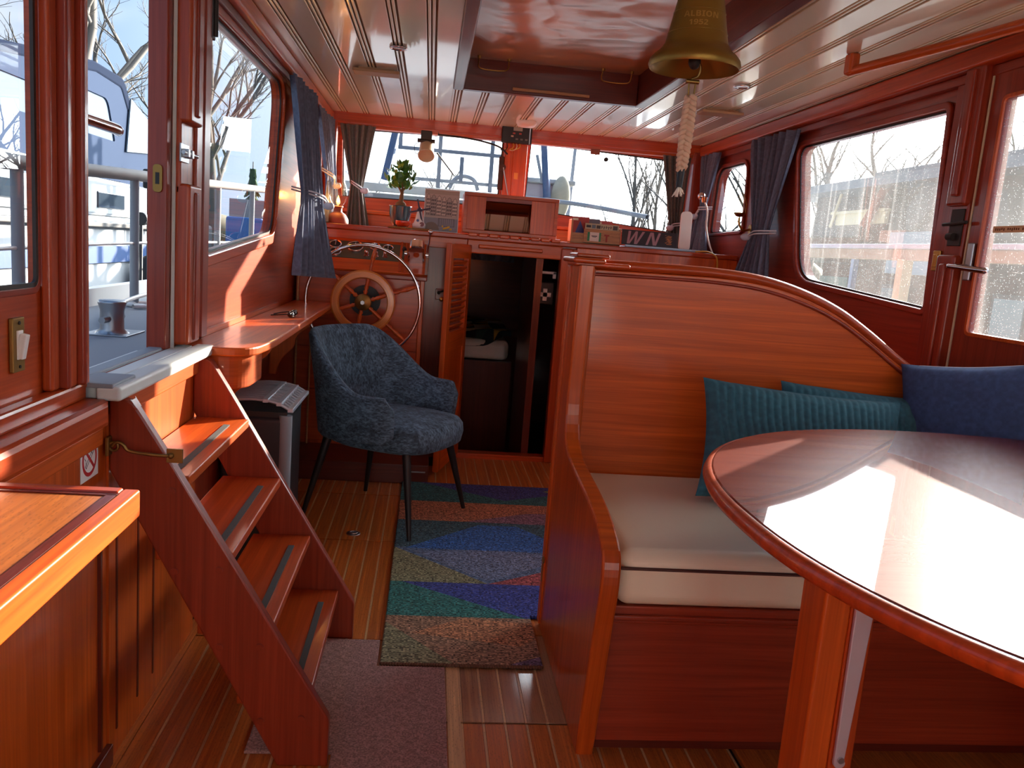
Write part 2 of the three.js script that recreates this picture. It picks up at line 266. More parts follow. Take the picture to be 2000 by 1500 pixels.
// front: windscreen frame
const winF1 = [[-0.585, 1.46, 0.01], [0.415, 1.475, 0.01], [0.425, 1.905, 0.01], [-0.60, 1.885, 0.01]], winF2 = [[0.585, 1.475, 0.01], [1.66, 1.395, 0.01], [1.64, 1.868, 0.01], [0.60, 1.905, 0.01]];
{
  const w = struct('wall_front', 'mahogany windscreen frame across the front of the wheelhouse', 'wall');
  mesh('windscreen_frame', wood(face(rect(-0.76, 1.81, 1.20, 2.02), -5.50, 0.05, 0, [winF1, winF2]), 'x'), M.woodRed, w);
  mesh('centre_post', wood(bb(0.43, 0.57, 1.27, 1.92, -5.45, -5.40, 0.008), 'y'), M.woodOrange, w);
  mesh('centre_bead', wood(bb(0.485, 0.575, 1.27, 1.92, -5.40, -5.385, 0.005), 'y'), M.woodOrange, w);
  mesh('header_beam', wood(bb(-0.70, 1.75, 1.905, 1.985, -5.45, -5.36, 0.008), 'x'), M.woodRed, w);
  mesh('header_strip', wood(bb(-0.70, 1.75, 1.885, 1.91, -5.45, -5.385, 0.004), 'x'), M.wood, w);
  mesh('corner_post', wood(bb(-0.70, -0.625, 1.27, 1.92, -5.45, -5.36, 0.01), 'y'), M.woodRed, w);
  mesh('corner_post', wood(bb(1.66, 1.75, 1.27, 1.92, -5.45, -5.34, 0.01), 'y'), M.woodDark, w);
  mesh('riser', wood(bb(-0.70, 1.75, 1.27, 1.36, -5.45, -5.405, 0.004), 'x'), M.wood, w);
  mesh('riser_bead', wood(bb(-0.70, 1.75, 1.36, 1.385, -5.45, -5.39, 0.006), 'x'), M.woodOrange, w);
  for (const [n, p, l] of [['window_8', winF1, 'port half of the windscreen'], ['window_9', winF2, 'starboard half of the windscreen']]) {
    const o = struct(n, l, 'window');
    mesh('pane', new THREE.ShapeGeometry(outline(p)).translate(0, 0, -5.475), M.glass, o);
    mesh('gasket', face(p, -5.478, 0.008, 0, [ringHole(p, -0.008)]), M.iron, o);
  }
}
// ceiling boards
const HX0 = 0.11, HX1 = 0.965, HZ0 = -4.14, HZ1 = -2.15;
{
  const c = struct('ceiling', 'cream glossy tongue and groove ceiling', 'ceiling');
  mesh('deckhead', flat(rect(-0.76, 1.81, -5.5, 2.46), CEIL + 0.008, 0.05, 0, [rect(HX0 - 0.03, HX1 + 0.03, -HZ1 - 0.03, -HZ0 + 0.03)]), M.groove, c);
  const pitch = 0.1345, boards = [];
  const cut = (x0, x1) => { const spans = x1 < HX0 - 0.05 || x0 > HX1 + 0.05 ? [[2.4, -5.37]] : x0 > HX0 - 0.05 && x1 < HX1 + 0.05 ? [[2.4, HZ1 + 0.05], [HZ0 - 0.05, -5.37]] : null; return spans; };
  for (let i = 0; i < 19; i++) {
    const x0 = -0.70 + i * pitch;
    for (const [a, b, n, m] of [[x0 + 0.003, x0 + 0.099, 'ceiling_board', M.ceil], [x0 + 0.1035, x0 + 0.1145, 'ceiling_bead', M.bead], [x0 + 0.119, x0 + 0.130, 'ceiling_bead', M.bead]]) {
      if (a > WR) continue; const e = Math.min(b, WR);
      let spans = cut(a, e), pieces = [];
      if (spans) pieces = spans.map((s) => [a, e, ...s]);
      else if (a < HX0) pieces = [[a, Math.min(e, HX0 - 0.05), 2.4, -5.37], [HX0 - 0.05, e, 2.4, HZ1 + 0.05], [HX0 - 0.05, e, HZ0 - 0.05, -5.37]];
      else pieces = [[Math.max(a, HX1 + 0.05), e, 2.4, -5.37], [a, HX1 + 0.05, 2.4, HZ1 + 0.05], [a, HX1 + 0.05, HZ0 - 0.05, -5.37]];
      for (const [p, q, z1, z0] of pieces) if (q - p > 0.004) mesh(n, boxUV(bb(p, q, CEIL, CEIL + 0.009, z0, z1, n === 'ceiling_bead' ? 0.004 : 0.002), 'z'), m, c);
    }
  }
}
{
  const t = struct('trim_5', 'mahogany cornice along the port edge of the ceiling', 'trim');
  mesh('cornice', wood(bb(-0.70, -0.645, 1.90, 1.965, 2.4, -5.37, 0.012), 'z'), M.woodOrange, t);
  mesh('lower_fillet', wood(bb(-0.70, -0.672, 1.868, 1.90, 2.4, -5.37, 0.006), 'z'), M.woodDeep, t);
  const u = struct('trim_6', 'mahogany cornice along the starboard edge of the ceiling', 'trim');
  mesh('cornice', wood(bb(1.695, 1.75, 1.895, 1.962, 2.4, -5.37, 0.012), 'z'), M.woodRed, u);
  mesh('lower_fillet', wood(bb(1.727, 1.75, 1.862, 1.895, 2.4, -5.37, 0.005), 'z'), M.woodDark, u);
}
// aft end behind the camera: glazed doors that let the daylight in
{
  const w = struct('wall_back', 'mahogany aft bulkhead with wide windows', 'wall');
  const hs = [rect(-0.62, 0.47, 0.30, 1.90, 0.03), rect(0.58, 1.67, 0.30, 1.90, 0.03)];
  mesh('bulkhead', wood(face(rect(-0.76, 1.81, 0, 2.02), 2.40, 0.06, 0, hs), 'x'), M.woodRed, w);
  hs.forEach((h, i) => { const o = struct(['window_10', 'window_11'][i], ['port window of the aft bulkhead', 'starboard window of the aft bulkhead'][i], 'window'); mesh('pane', new THREE.ShapeGeometry(outline(h)).translate(0, 0, 2.43), M.glass, o); });
}
// floor: planks with pale inlay strips, parted by cross joints
{
  const f = struct('floor', 'varnished plank floor with pale inlaid strips', 'floor');
  mesh('underfloor', bb(-0.76, 1.81, -0.08, -0.012, 2.46, -4.67), M.seam, f);
  const pitch = 0.0558, x00 = -0.625;
  for (let i = 0; i < 26; i++) {
    const x0 = x00 + i * pitch, x1 = x0 + pitch - 0.0068;
    let joints = x0 < 0.10 ? [0.4, -2.36, -3.205, -3.822, -4.40] : [0.4, -1.9, -3.205, -4.62];
    if (x0 > 0.095 && x0 < 0.43) joints = [0.4, -1.928, -2.42, -3.205, -4.62];
    for (let k = 0; k + 1 < joints.length; k++) {
      const z1 = joints[k] - (k ? 0.004 : 0), z0 = joints[k + 1] + 0.004;
      const near = x0 > 0.095 && x0 < 0.43 && k === 1;
      mesh('plank', wood(bb(x0, x1, -0.012, 0, z0, z1, 0.0012), 'z'), near ? M.hatchBoard : M.plank, f);
      mesh('inlay_strip', wood(bb(x1 + 0.0004, x1 + 0.0064, -0.012, -0.0003, z0, z1), 'z'), M.inlay, f);
    }
  }
  mesh('side_board', wood(bb(0.84, 1.75, -0.012, 0, 2.4, -4.62), 'z'), M.plank, f);
  mesh('side_board', wood(bb(-0.66, -0.626, -0.012, 0, 0.4, -4.4), 'z'), M.plank, f);
  mesh('side_board', wood(bb(-0.66, 0.84, -0.012, 0, 0.4, 2.4), 'z'), M.plank, f);
  mesh('hatch_edge_strip', wood(bb(0.115, 0.150, -0.002, 0.0015, -2.36, 0.4, 0.001), 'z'), M.inlay, f);
}
// bulkhead with the doorway to the forward cabin
{
  const b = struct('wall_bulkhead', 'mahogany bulkhead with a doorway to the forward cabin', 'wall');
  const door = rect(0.215, 0.728, 0.015, 1.205);
  mesh('bulkhead_panel', wood(face(rect(-0.70, 1.75, -0.08, 1.25), -4.67, 0.04, 0, [door]), 'y'), M.woodDark, b);
  mesh('door_jamb', wood(bb(0.725, 0.79, 0, 1.235, -4.63, -4.585, 0.008), 'y'), M.woodRed, b);
  mesh('door_bead', wood(bb(0.79, 0.815, 0, 1.235, -4.63, -4.60, 0.006), 'y'), M.wood, b);
  mesh('head_board', wood(bb(0.20, 0.735, 1.17, 1.245, -4.63, -4.60, 0.006), 'x'), M.wood, b);
  mesh('grab_strip', wood(bb(0.26, 0.62, 1.20, 1.222, -4.60, -4.575, 0.008), 'x'), M.woodOrange, b);
  mesh('threshold', wood(bb(0.215, 0.728, -0.01, 0.03, -4.68, -4.60, 0.006), 'x'), M.woodRed, b);
  mesh('ledge_top', wood(bb(-0.70, 1.75, 1.245, 1.272, -5.45, -4.60, 0.006), 'x'), M.woodRed, b);
  mesh('ledge_fascia', wood(bb(-0.70, 0.20, 1.185, 1.245, -4.63, -4.612, 0.004), 'x'), M.wood, b);
  mesh('ledge_fascia', wood(bb(0.815, 1.75, 1.02, 1.245, -4.63, -4.605, 0.004), 'y'), M.woodOrange, b);
  for (let i = 0; i < 9; i++) mesh('rib', wood(bb(0.20 + i * 0.058, 0.25 + i * 0.058, 1.262, 1.282, -4.64, -4.585, 0.006), 'x'), M.woodOrange, b);
}
// forward cabin seen through the doorway
{
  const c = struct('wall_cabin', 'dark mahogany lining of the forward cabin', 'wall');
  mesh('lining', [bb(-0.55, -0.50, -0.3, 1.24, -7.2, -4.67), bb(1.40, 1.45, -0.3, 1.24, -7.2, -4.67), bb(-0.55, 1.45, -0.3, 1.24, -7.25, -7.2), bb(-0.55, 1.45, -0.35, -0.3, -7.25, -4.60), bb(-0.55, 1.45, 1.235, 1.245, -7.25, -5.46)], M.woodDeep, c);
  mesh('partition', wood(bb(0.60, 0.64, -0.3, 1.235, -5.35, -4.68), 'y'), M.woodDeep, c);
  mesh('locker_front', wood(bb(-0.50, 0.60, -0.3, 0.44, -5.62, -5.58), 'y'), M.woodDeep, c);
  const k = thing('first_aid_kit', 'dark first aid box with a white cross inside the forward doorway', 'first aid kit', [0.672, 0.965, -4.76]);
  mesh('case', bb(-0.055, 0.055, -0.06, 0.075, -0.03, 0.03, 0.01), M.black, k);
  mesh('cross', [bb(-0.035, 0.035, -0.012, 0.012, 0.03, 0.033), bb(-0.012, 0.012, -0.035, 0.035, 0.03, 0.033)], M.white, k);
  const h = one('wall_hook', [bb(0.63, 0.725, 1.085, 1.10, -4.72, -4.70, 0.003), bb(0.705, 0.725, 1.06, 1.10, -4.72, -4.70, 0.003)], M.white, 'small white hook rail above the first aid box', 'hook');
}
// roof hatch
{
  const h = thing('roof_hatch', 'square roof hatch with dark coaming and padded vinyl lid in the ceiling', 'hatch');
  const y0 = 1.952, y1 = 2.105;
  mesh('coaming', wood(bb(HX0 - 0.05, HX0, y0, y1, HZ0 - 0.05, HZ1 + 0.05, 0.006), 'z'), M.woodDeep, h);
  mesh('coaming', wood(bb(HX1, HX1 + 0.05, y0, y1, HZ0 - 0.05, HZ1 + 0.05, 0.006), 'z'), M.woodDeep, h);
  mesh('coaming', wood(bb(HX0, HX1, y0, y1, HZ0 - 0.05, HZ0, 0.006), 'x'), M.woodDeep, h);
  mesh('coaming', wood(bb(HX0, HX1, y0, y1, HZ1, HZ1 + 0.05, 0.006), 'x'), M.woodDeep, h);
  const g = new THREE.PlaneGeometry(HX1 - HX0, HZ1 - HZ0, 90, 180); g.rotateX(Math.PI / 2); const p = g.attributes.position;
  for (let i = 0; i < p.count; i++) { const x = p.getX(i), z = p.getZ(i), f = smooth(0, 0.12, Math.min(0.43 - Math.abs(x), 0.99 - Math.abs(z))); p.setY(i, -f * (0.016 * fbm(x * 3 + z * 1.7 + 30, z * 5 - x * 2 + 30, 512, 512, 5, 3) + 0.006 * Math.abs(Math.sin(9 * x + 4 * z + 3 * fbm(x * 4 + 9, z * 4 + 9, 512, 512, 8, 2))))); }
  g.computeVertexNormals(); g.translate((HX0 + HX1) / 2, 2.098, (HZ0 + HZ1) / 2);
  mesh('lid_lining', g, phys({ color: C('#c88a54'), roughness: 0.3, clearcoat: 0.4, clearcoatRoughness: 0.2, side: THREE.DoubleSide }), h);
  mesh('lid', bb(HX0 - 0.05, HX1 + 0.05, 2.106, 2.14, HZ0 - 0.05, HZ1 + 0.05), M.woodDeep, h);
  for (const x of [0.24, 0.83]) mesh('handle', [tube([[x - 0.07, 2.085, -4.02], [x - 0.07, 2.045, -4.05], [x - 0.06, 2.038, -4.06], [x + 0.06, 2.038, -4.06], [x + 0.07, 2.045, -4.05], [x + 0.07, 2.085, -4.02]], 0.0035, 30, 6), cyl(0.009, 0.009, 0.012, x - 0.07, 2.08, -4.025, 10), cyl(0.009, 0.009, 0.012, x + 0.07, 2.08, -4.025, 10)], M.brass, h);
  mesh('light_strip', bb(0.345, 0.725, 1.966, 1.980, -4.139, -4.13, 0.003), M.pale, h);
}
// fittings on the ceiling
function vent(x, z, label) { const v = thing('ceiling_vent', label, 'vent', [x, CEIL, z], 'ceiling vent covers'); mesh('cover', bb(-0.105, 0.105, -0.022, -0.008, -0.05, 0.05, 0.004), M.ventPlate, v); mesh('spacer', bb(-0.08, 0.08, -0.009, 0.001, -0.035, 0.035), M.ventPlate, v); }
vent(-0.295, -3.97, 'tan vent cover on the port half of the ceiling'); vent(1.385, -4.12, 'tan vent cover on the starboard half of the ceiling beyond the bell');
function spot(x, z, label) { const v = thing('ceiling_spot', label, 'ceiling light', [x, CEIL, z], 'round ceiling spotlights'); mesh('rim', lathe([[0.028, 0], [0.036, -0.003], [0.034, -0.009], [0.026, -0.010], [0.024, -0.004]], 24), M.chrome, v); mesh('lens', cyl(0.025, 0.025, 0.004, 0, -0.004, 0, 20), M.white, v); }
spot(-0.178, -3.48, 'round white spotlight in the port ceiling boards'); spot(1.268, -3.53, 'round chrome spotlight beside the bell rope');
{
  const d = thing('dome_light', 'white dome light above the black charge controller', 'ceiling light', [0.52, CEIL, -5.05]);
  mesh('dome', lathe([[0, -0.035], [0.05, -0.03], [0.062, -0.012], [0.062, 0]], 24), M.white, d);
  const r = thing('grab_rail', 'mahogany grab rail under the starboard ceiling', 'grab rail', [1.50, CEIL, -2.44]);
  mesh('rail', wood(tube([[-0.085, -0.058, -0.44], [-0.04, -0.06, -0.2], [0.03, -0.06, 0.15], [0.09, -0.06, 0.5]], 0.017, 30, 10), 'z'), M.wood, r);
  for (const [x, z] of [[-0.085, -0.43], [0.085, 0.48]]) mesh('bracket', wood(bb(x - 0.018, x + 0.018, -0.07, 0, z - 0.025, z + 0.025, 0.01), 'y'), M.wood, r);
}

// ---------------------------------------------------------------- furniture: bench, table, stairs, counter, shelf, helm
{
  const b = thing('dinette_bench', 'high-backed mahogany dinette bench with a curved top rail', 'bench', [0.445, 0, -1.75]);
  const X = -0.445, Z = 1.75; // parts are laid out in room coordinates and moved back by the base
  const put = (g) => g.translate(X, 0, Z);
  // end panel: seen from the aisle, S-shaped near edge
  const s = new THREE.Shape(); s.moveTo(2.50, 0); s.lineTo(2.50, 1.175); s.lineTo(2.33, 1.175); s.lineTo(2.345, 0.90); s.bezierCurveTo(2.36, 0.72, 2.35, 0.66, 2.24, 0.635); s.bezierCurveTo(2.10, 0.61, 1.84, 0.62, 1.735, 0.55); s.bezierCurveTo(1.70, 0.52, 1.715, 0.44, 1.735, 0.37); s.lineTo(1.80, 0); s.closePath();
  mesh('end_panel', wood(put(side(s, 0.425, 0.045, 0.006)), 'y'), M.wood, b);
  const back = new THREE.Shape(); back.moveTo(0.47, 0); back.lineTo(0.47, 1.165); back.lineTo(0.86, 1.168); back.bezierCurveTo(1.08, 1.165, 1.22, 1.12, 1.36, 1.03); back.bezierCurveTo(1.50, 0.94, 1.58, 0.875, 1.75, 0.835); back.lineTo(1.75, 0); back.closePath();
  mesh('backrest_panel', wood(put(face(back, -2.49, 0.04, 0.003)), 'x'), M.woodOrange, b);
  const crest = [[0.46, 1.172], [0.66, 1.175], [0.87, 1.175], [1.02, 1.163], [1.16, 1.13], [1.28, 1.083], [1.40, 1.012], [1.50, 0.945], [1.60, 0.888], [1.70, 0.848], [1.75, 0.835]].map(([x, y]) => V(x, y + 0.006, -2.472));
  const rail = tube(crest, 0.017, 60, 10); rail.translate(0, 0, 2.472).scale(1, 1, 1.7).translate(0, 0, -2.472);
  mesh('crest_rail', wood(put(rail), 'x'), M.woodRed, b);
  mesh('crest_bead', wood(put(tube(crest.map((p) => V(p.x, p.y - 0.028, -2.449)), 0.006, 60, 6)), 'x'), M.woodDark, b);
  const nw = mesh('newel_cap', wood(put(merge([bb(0.405, 0.50, 1.182, 1.197, -2.53, -2.33, 0.007), bb(0.415, 0.58, 1.172, 1.186, -2.50, -2.36, 0.006), bb(0.42, 0.52, 1.197, 1.21, -2.50, -2.37, 0.006)])), 'x'), M.woodRed, b);
  mesh('front_post', wood(put(merge([bb(0.466, 0.492, 0.64, 1.17, -2.452, -2.425, 0.006)])), 'y'), M.wood, b);
  mesh('corner_fillet', wood(put(merge([bb(0.418, 0.428, 0.02, 1.17, -2.50, -2.485, 0.003), bb(0.418, 0.427, 0.02, 1.17, -2.475, -2.462, 0.003)])), 'y'), M.woodOrange, b);
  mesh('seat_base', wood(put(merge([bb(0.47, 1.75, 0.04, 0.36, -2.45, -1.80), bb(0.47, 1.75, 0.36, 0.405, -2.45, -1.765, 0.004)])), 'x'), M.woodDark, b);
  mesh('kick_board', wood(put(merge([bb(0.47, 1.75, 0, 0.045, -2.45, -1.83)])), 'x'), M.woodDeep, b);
  mesh('base_rail', wood(put(merge([bb(0.47, 1.75, 0.372, 0.385, -1.80, -1.755, 0.004)])), 'x'), M.woodDark, b);
  const hook = mesh('hook_eye', put(merge([new THREE.TorusGeometry(0.011, 0.0025, 6, 16).rotateY(Math.PI / 2).translate(0.418, 0.235, -2.47), bar(V(0.418, 0.224, -2.47), V(0.418, 0.16, -2.475), 0.002)])), M.oldBrass, b);
  // loose seat cushion
  const c = thing('seat_cushion', 'beige leather seat cushion with dark piping on the bench', 'cushion', [1.11, 0.405, -2.1]);
  const top = new RoundedBoxGeometry(1.27, 0.135, 0.70, 6, 0.035); { const p = top.attributes.position; for (let i = 0; i < p.count; i++) { const x = p.getX(i), y = p.getY(i), z = p.getZ(i); if (y > 0) p.setY(i, y + 0.012 * (1 - Math.pow(Math.abs(x) / 0.64, 4)) * (1 - Math.pow(Math.abs(z) / 0.36, 4)) + 0.003 * fbm(x * 6 + 20, z * 6 + 20, 256, 256, 4, 3)); } top.computeVertexNormals(); top.translate(0, 0.068, 0); }
  mesh('leather_cover', top, M.leather, c);
  mesh('piping', [tube([[-0.632, 0.098, 0.351], [-0.3, 0.098, 0.353], [0, 0.098, 0.353], [0.3, 0.098, 0.353], [0.632, 0.098, 0.351]], 0.004, 30, 6)], M.piping, c);
}
// corduroy pillows
function pillow(w, h, t, ridges, n = 90, m = 44) {
  const pos = [], idx = [], uv = [];
  for (const sgn of [1, -1]) {
    const base = pos.length / 3;
    for (let j = 0; j <= m; j++) for (let i = 0; i <= n; i++) {
      const u = i / n * 2 - 1, v = j / m * 2 - 1, pinch = 1 - 0.07 * (1 - Math.pow(Math.abs(v), 2)) * Math.pow(Math.abs(u), 3), pv = 1 - 0.07 * (1 - u * u) * Math.pow(Math.abs(v), 3);
      let th = t * Math.pow(Math.max(0, 1 - Math.pow(Math.abs(u), 3.2)), 0.55) * Math.pow(Math.max(0, 1 - Math.pow(Math.abs(v), 3.2)), 0.55);
      if (ridges) th += 0.011 * Math.abs(Math.sin(ridges * (u + 0.05 * Math.sin(v * 3)) * Math.PI / 2)) * smooth(0, 0.08, 1 - Math.max(Math.abs(u), Math.abs(v)));
      th += 0.006 * (fbm(u * 2 + 5, v * 2 + 5, 64, 64, 17, 2) - 0.5) * smooth(0, 0.3, 1 - Math.max(Math.abs(u), Math.abs(v)));
      pos.push(u * w / 2 * pinch, v * h / 2 * pv, sgn * th / 2); uv.push(u * w / 2, v * h / 2);
    }
    for (let j = 0; j < m; j++) for (let i = 0; i < n; i++) { const a = base + j * (n + 1) + i, b = a + 1, c = a + n + 1, d = c + 1; sgn > 0 ? idx.push(a, b, c, b, d, c) : idx.push(a, c, b, b, c, d); }
  }
  const g = new THREE.BufferGeometry(); g.setAttribute('position', new THREE.Float32BufferAttribute(pos, 3)); g.setAttribute('uv', new THREE.Float32BufferAttribute(uv, 2)); g.setIndex(idx); g.computeVertexNormals(); return g;
}
function cushion(g, m, pos, rot, label, seamMat) {
  const c = thing('throw_pillow', label, 'pillow', pos, 'pillows on the bench'); const o = mesh('cover', g, m, c); o.rotation.set(...rot);
  const { w, h } = g.userData, pts = []; for (let i = 0; i < 48; i++) { const a = i / 48 * 2 * Math.PI, k = 1 / Math.pow(Math.pow(Math.abs(Math.cos(a)), 8) + Math.pow(Math.abs(Math.sin(a)), 8), 1 / 8), u = Math.cos(a) * k, v = Math.sin(a) * k; pts.push([u * w / 2 * (1 - 0.07 * (1 - v * v) * Math.pow(Math.abs(u), 3)) * 0.985, v * h / 2 * (1 - 0.07 * (1 - u * u) * Math.pow(Math.abs(v), 3)) * 0.985, 0]); }
  mesh('seam', tube(pts, 0.004, 96, 5, true), seamMat ?? m, o); return c;
}
const cord = pillow(0.64, 0.34, 0.15, 28, 252, 40); cord.userData = { w: 0.64, h: 0.34 };
const plain = pillow(0.40, 0.36, 0.15, 0); plain.userData = { w: 0.40, h: 0.36 };
cushion(cord, M.teal, [1.11, 0.70, -2.235], [-0.28, 0.08, -0.05], 'teal corduroy pillow leaning on the bench back, front one');
cushion(cord, M.teal, [1.40, 0.69, -2.355], [-0.2, 0.02, -0.05], 'teal corduroy pillow behind the front corduroy pillow');
cushion(plain, M.navy, [1.615, 0.80, -2.235], [-0.12, -0.95, 0.06], 'plain blue pillow in the corner by the starboard door', std({ color: C('#c3cbd8'), roughness: 0.8 }));
// table
{
  const t = thing('dining_table', 'glossy mahogany table with a rounded end in front of the bench', 'table', [1.1, 0, -1.26]);
  const pts = [], N = 96, xc = 1.35, zc = -1.26, ax = 0.80, az = 0.80;
  for (let i = 0; i < N; i++) { const a = i / N * 2 * Math.PI, e = 2.25, c = Math.cos(a), s = Math.sin(a), k = 1 / Math.pow(Math.pow(Math.abs(c), e) + Math.pow(Math.abs(s), e), 1 / e); pts.push([clamp(xc + ax * c * k, 0, 1.70), zc + az * s * k]); }
  const topG = flat(pts, 0.772, 0.03, 0.004).translate(-1.1, 0, 1.26);
  mesh('table_top', wood(topG, 'x'), M.tableTop, t);
  mesh('edge_band', wood(tube(pts.filter(([x]) => x < 1.69).map(([x, z]) => V(x - 1.1, 0.785, z + 1.26)).sort((a, b) => Math.atan2(a.z, -(a.x - 0.25)) - Math.atan2(b.z, -(b.x - 0.25))), 0.0155, 160, 8), 'x'), M.woodRed, t);
  mesh('apron', wood(bb(-0.30, 0.55, 0.70, 0.772, -0.03, 0.03), 'x'), M.woodDark, t);
  mesh('leg', wood(bb(-0.395, -0.345, 0, 0.772, -0.085, 0.0, 0.006), 'y'), M.woodOrange, t);
  mesh('leg', wood(bb(0.40, 0.47, 0, 0.772, -0.06, 0.06, 0.006), 'y'), M.woodOrange, t);
  const sh = new THREE.Shape(); sh.moveTo(-0.018, 0.762); sh.lineTo(0.022, 0.762); sh.lineTo(0.004, 0.36); sh.absarc(-0.004, 0.355, 0.011, 0, Math.PI, true); sh.lineTo(-0.018, 0.762);
  const br = mesh('hinge_bracket', extr(sh, 0.008, 0.002).translate(-0.325, 0, 0.002), std({ color: C('#c9bdc4'), roughness: 0.35, metalness: 0.3 }), t);
  mesh('screw', [cyl(0.006, 0.006, 0.004, -0.329, 0.362, 0.012, 10, 'z')], M.steel, br);
  mesh('leg_brace', wood(bb(-0.345, -0.30, 0, 0.772, -0.085, 0.0, 0.004), 'y'), M.woodRed, t);
}
// stairs to the side door
{
  const t = thing('companion_steps', 'mahogany steps with four treads up to the side door', 'steps', [-0.4, 0, -2.06]);
  const put = (g) => g.translate(0.4, 0, 2.06);
  const o = [[-0.277, 0], [-0.165, 0], [-0.165, 0.115, 0.01], [-0.545, 0.748, 0.10], [-0.60, 0.834, 0.02], [-0.643, 0.834], [-0.643, 0.68]];
  mesh('stringer', wood(put(face(o, -1.772, 0.03, 0.004)), 'y'), M.woodDark, t); mesh('stringer', wood(put(face(o, -2.392, 0.03, 0.004)), 'y'), M.woodDark, t);
  [[0.666, -0.488], [0.496, -0.393], [0.325, -0.302], [0.157, -0.213]].forEach(([y, x], i) => {
    const r = mesh('tread', wood(put(bb(x - (i ? 0.165 : 0.152), x, y - 0.024, y, -2.362, -1.772, 0.004)), 'z'), i ? M.woodRed : M.wood, t);
    mesh('grip_strip', put(bb(x - 0.048, x - 0.032, y, y + 0.0025, -2.27, -1.80)), M.rubber, r);
  });
  for (const [x, y] of [[-0.515, 0.641], [-0.508, 0.461], [-0.414, 0.467], [-0.41, 0.288], [-0.323, 0.291], [-0.317, 0.111], [-0.227, 0.119]]) mesh('screw_plug', put(cyl(0.008, 0.008, 0.004, x, y, -1.741, 12, 'z')), M.woodDark, t);
  const h = thing('cabin_hook', 'brass cabin hook holding the steps to the panel', 'hook', [-0.60, 0.735, -1.735]);
  mesh('eye_plate', [bb(-0.045, -0.037, -0.02, 0.02, -0.012, 0.012, 0.002), new THREE.TorusGeometry(0.009, 0.003, 6, 14).translate(-0.03, 0, 0.004)], M.oldBrass, h);
  mesh('arm', tube([[-0.03, 0.002, 0.012], [-0.02, 0.012, 0.014], [-0.008, 0.008, 0.014], [0, -0.004, 0.012], [0.05, -0.012, 0.010], [0.085, -0.014, 0.006]], 0.0035, 24, 6), M.oldBrass, h);
  mesh('base_plate', [bb(0.075, 0.108, -0.03, 0.0, -0.004, 0.002, 0.001), sph(0.006, 0.085, -0.014, 0.006)], M.oldBrass, h);
}
// worktop on the left foreground
{
  const t = thing('worktop', 'sunlit wooden worktop with dark inlay in the left foreground', 'worktop', [-0.53, 0.80, -0.5]);
  mesh('board', wood(bb(-0.119, 0.092, -0.028, -0.001, -0.722, 1.2, 0.003), 'z'), M.counter, t);
  mesh('inlay', [bb(0.078, 0.092, -0.02, 0.0005, -0.715, 1.2), bb(-0.119, 0.092, -0.02, 0.0005, -0.722, -0.712)], M.woodDeep, t);
  mesh('edging', wood(bb(0.092, 0.116, -0.042, 0.001, -0.745, 1.2, 0.004), 'z'), M.woodOrange, t);
  mesh('edging', wood(bb(-0.119, 0.092, -0.042, 0.003, -0.745, -0.722, 0.004), 'x'), M.woodRed, t);
  for (const z of [0.3, 1.0]) mesh('bracket', wood(bb(-0.119, 0.08, -0.16, -0.028, z, z + 0.03), 'x'), M.woodDark, t);
}
// shelf under the port window
{
  const t = thing('window_shelf', 'sunlit mahogany shelf with a rounded end under the port window', 'shelf', [-0.70, 0.85, -2.4]);
  mesh('board', wood(flat([[0.012, -0.005], [0.205, -0.005, 0.10], [0.225, -0.25, 0.08], [0.215, -1.95], [0.012, -1.95]], -0.014, 0.026, 0.005), 'z'), M.woodOrange, t);
  mesh('apron', wood(flat([[0.022, -0.03], [0.18, -0.03, 0.09], [0.19, -0.30, 0.07], [0.10, -0.34], [0.022, -0.34]], -0.115, 0.10, 0.004), 'z'), M.wood, t);
  const sh = new THREE.Shape(); sh.moveTo(0.02, -0.014); sh.lineTo(0.20, -0.014); sh.bezierCurveTo(0.20, -0.07, 0.13, -0.07, 0.13, -0.12); sh.bezierCurveTo(0.13, -0.17, 0.06, -0.17, 0.05, -0.27); sh.lineTo(0.02, -0.27); sh.closePath();
  for (const z of [-0.36, -1.3]) mesh('bracket', wood(face(sh, z, 0.025, 0.003), 'y'), M.wood, t);
  mesh('back_rib', wood(bb(0.002, 0.014, 0.012, 0.03, -1.5, -0.2), 'z'), M.woodOrange, t);
  const p = thing('wall_plate', 'dark switch box below the shelf bracket', 'switch', [-0.668, 0.60, -2.72]);
  mesh('box', bb(0, 0.03, -0.06, 0.06, -0.03, 0.03, 0.004), M.woodRed, p); mesh('plate', bb(0.03, 0.033, 0.015, 0.045, -0.012, 0.012, 0.001), M.white, p);
  const g = thing('sunglasses', 'black sunglasses lying at the far end of the shelf', 'sunglasses', [-0.545, 0.865, -3.42]);
  for (const z of [-0.035, 0.035]) mesh('lens', sph(0.03, 0, 0.012, z, 0.5, 0.45, 1), std({ color: C('#101114'), roughness: 0.1 }), g);
  mesh('frame', [tube([[0, 0.016, -0.065], [0.01, 0.024, -0.03], [0.01, 0.022, 0], [0.01, 0.024, 0.03], [0, 0.016, 0.065]], 0.003, 20, 6), tube([[0, 0.016, -0.065], [-0.05, 0.01, -0.06], [-0.08, 0.004, -0.03]], 0.0025, 14, 5), tube([[0, 0.016, 0.065], [-0.05, 0.01, 0.06], [-0.08, 0.004, 0.03]], 0.0025, 14, 5)], M.black, g);
}
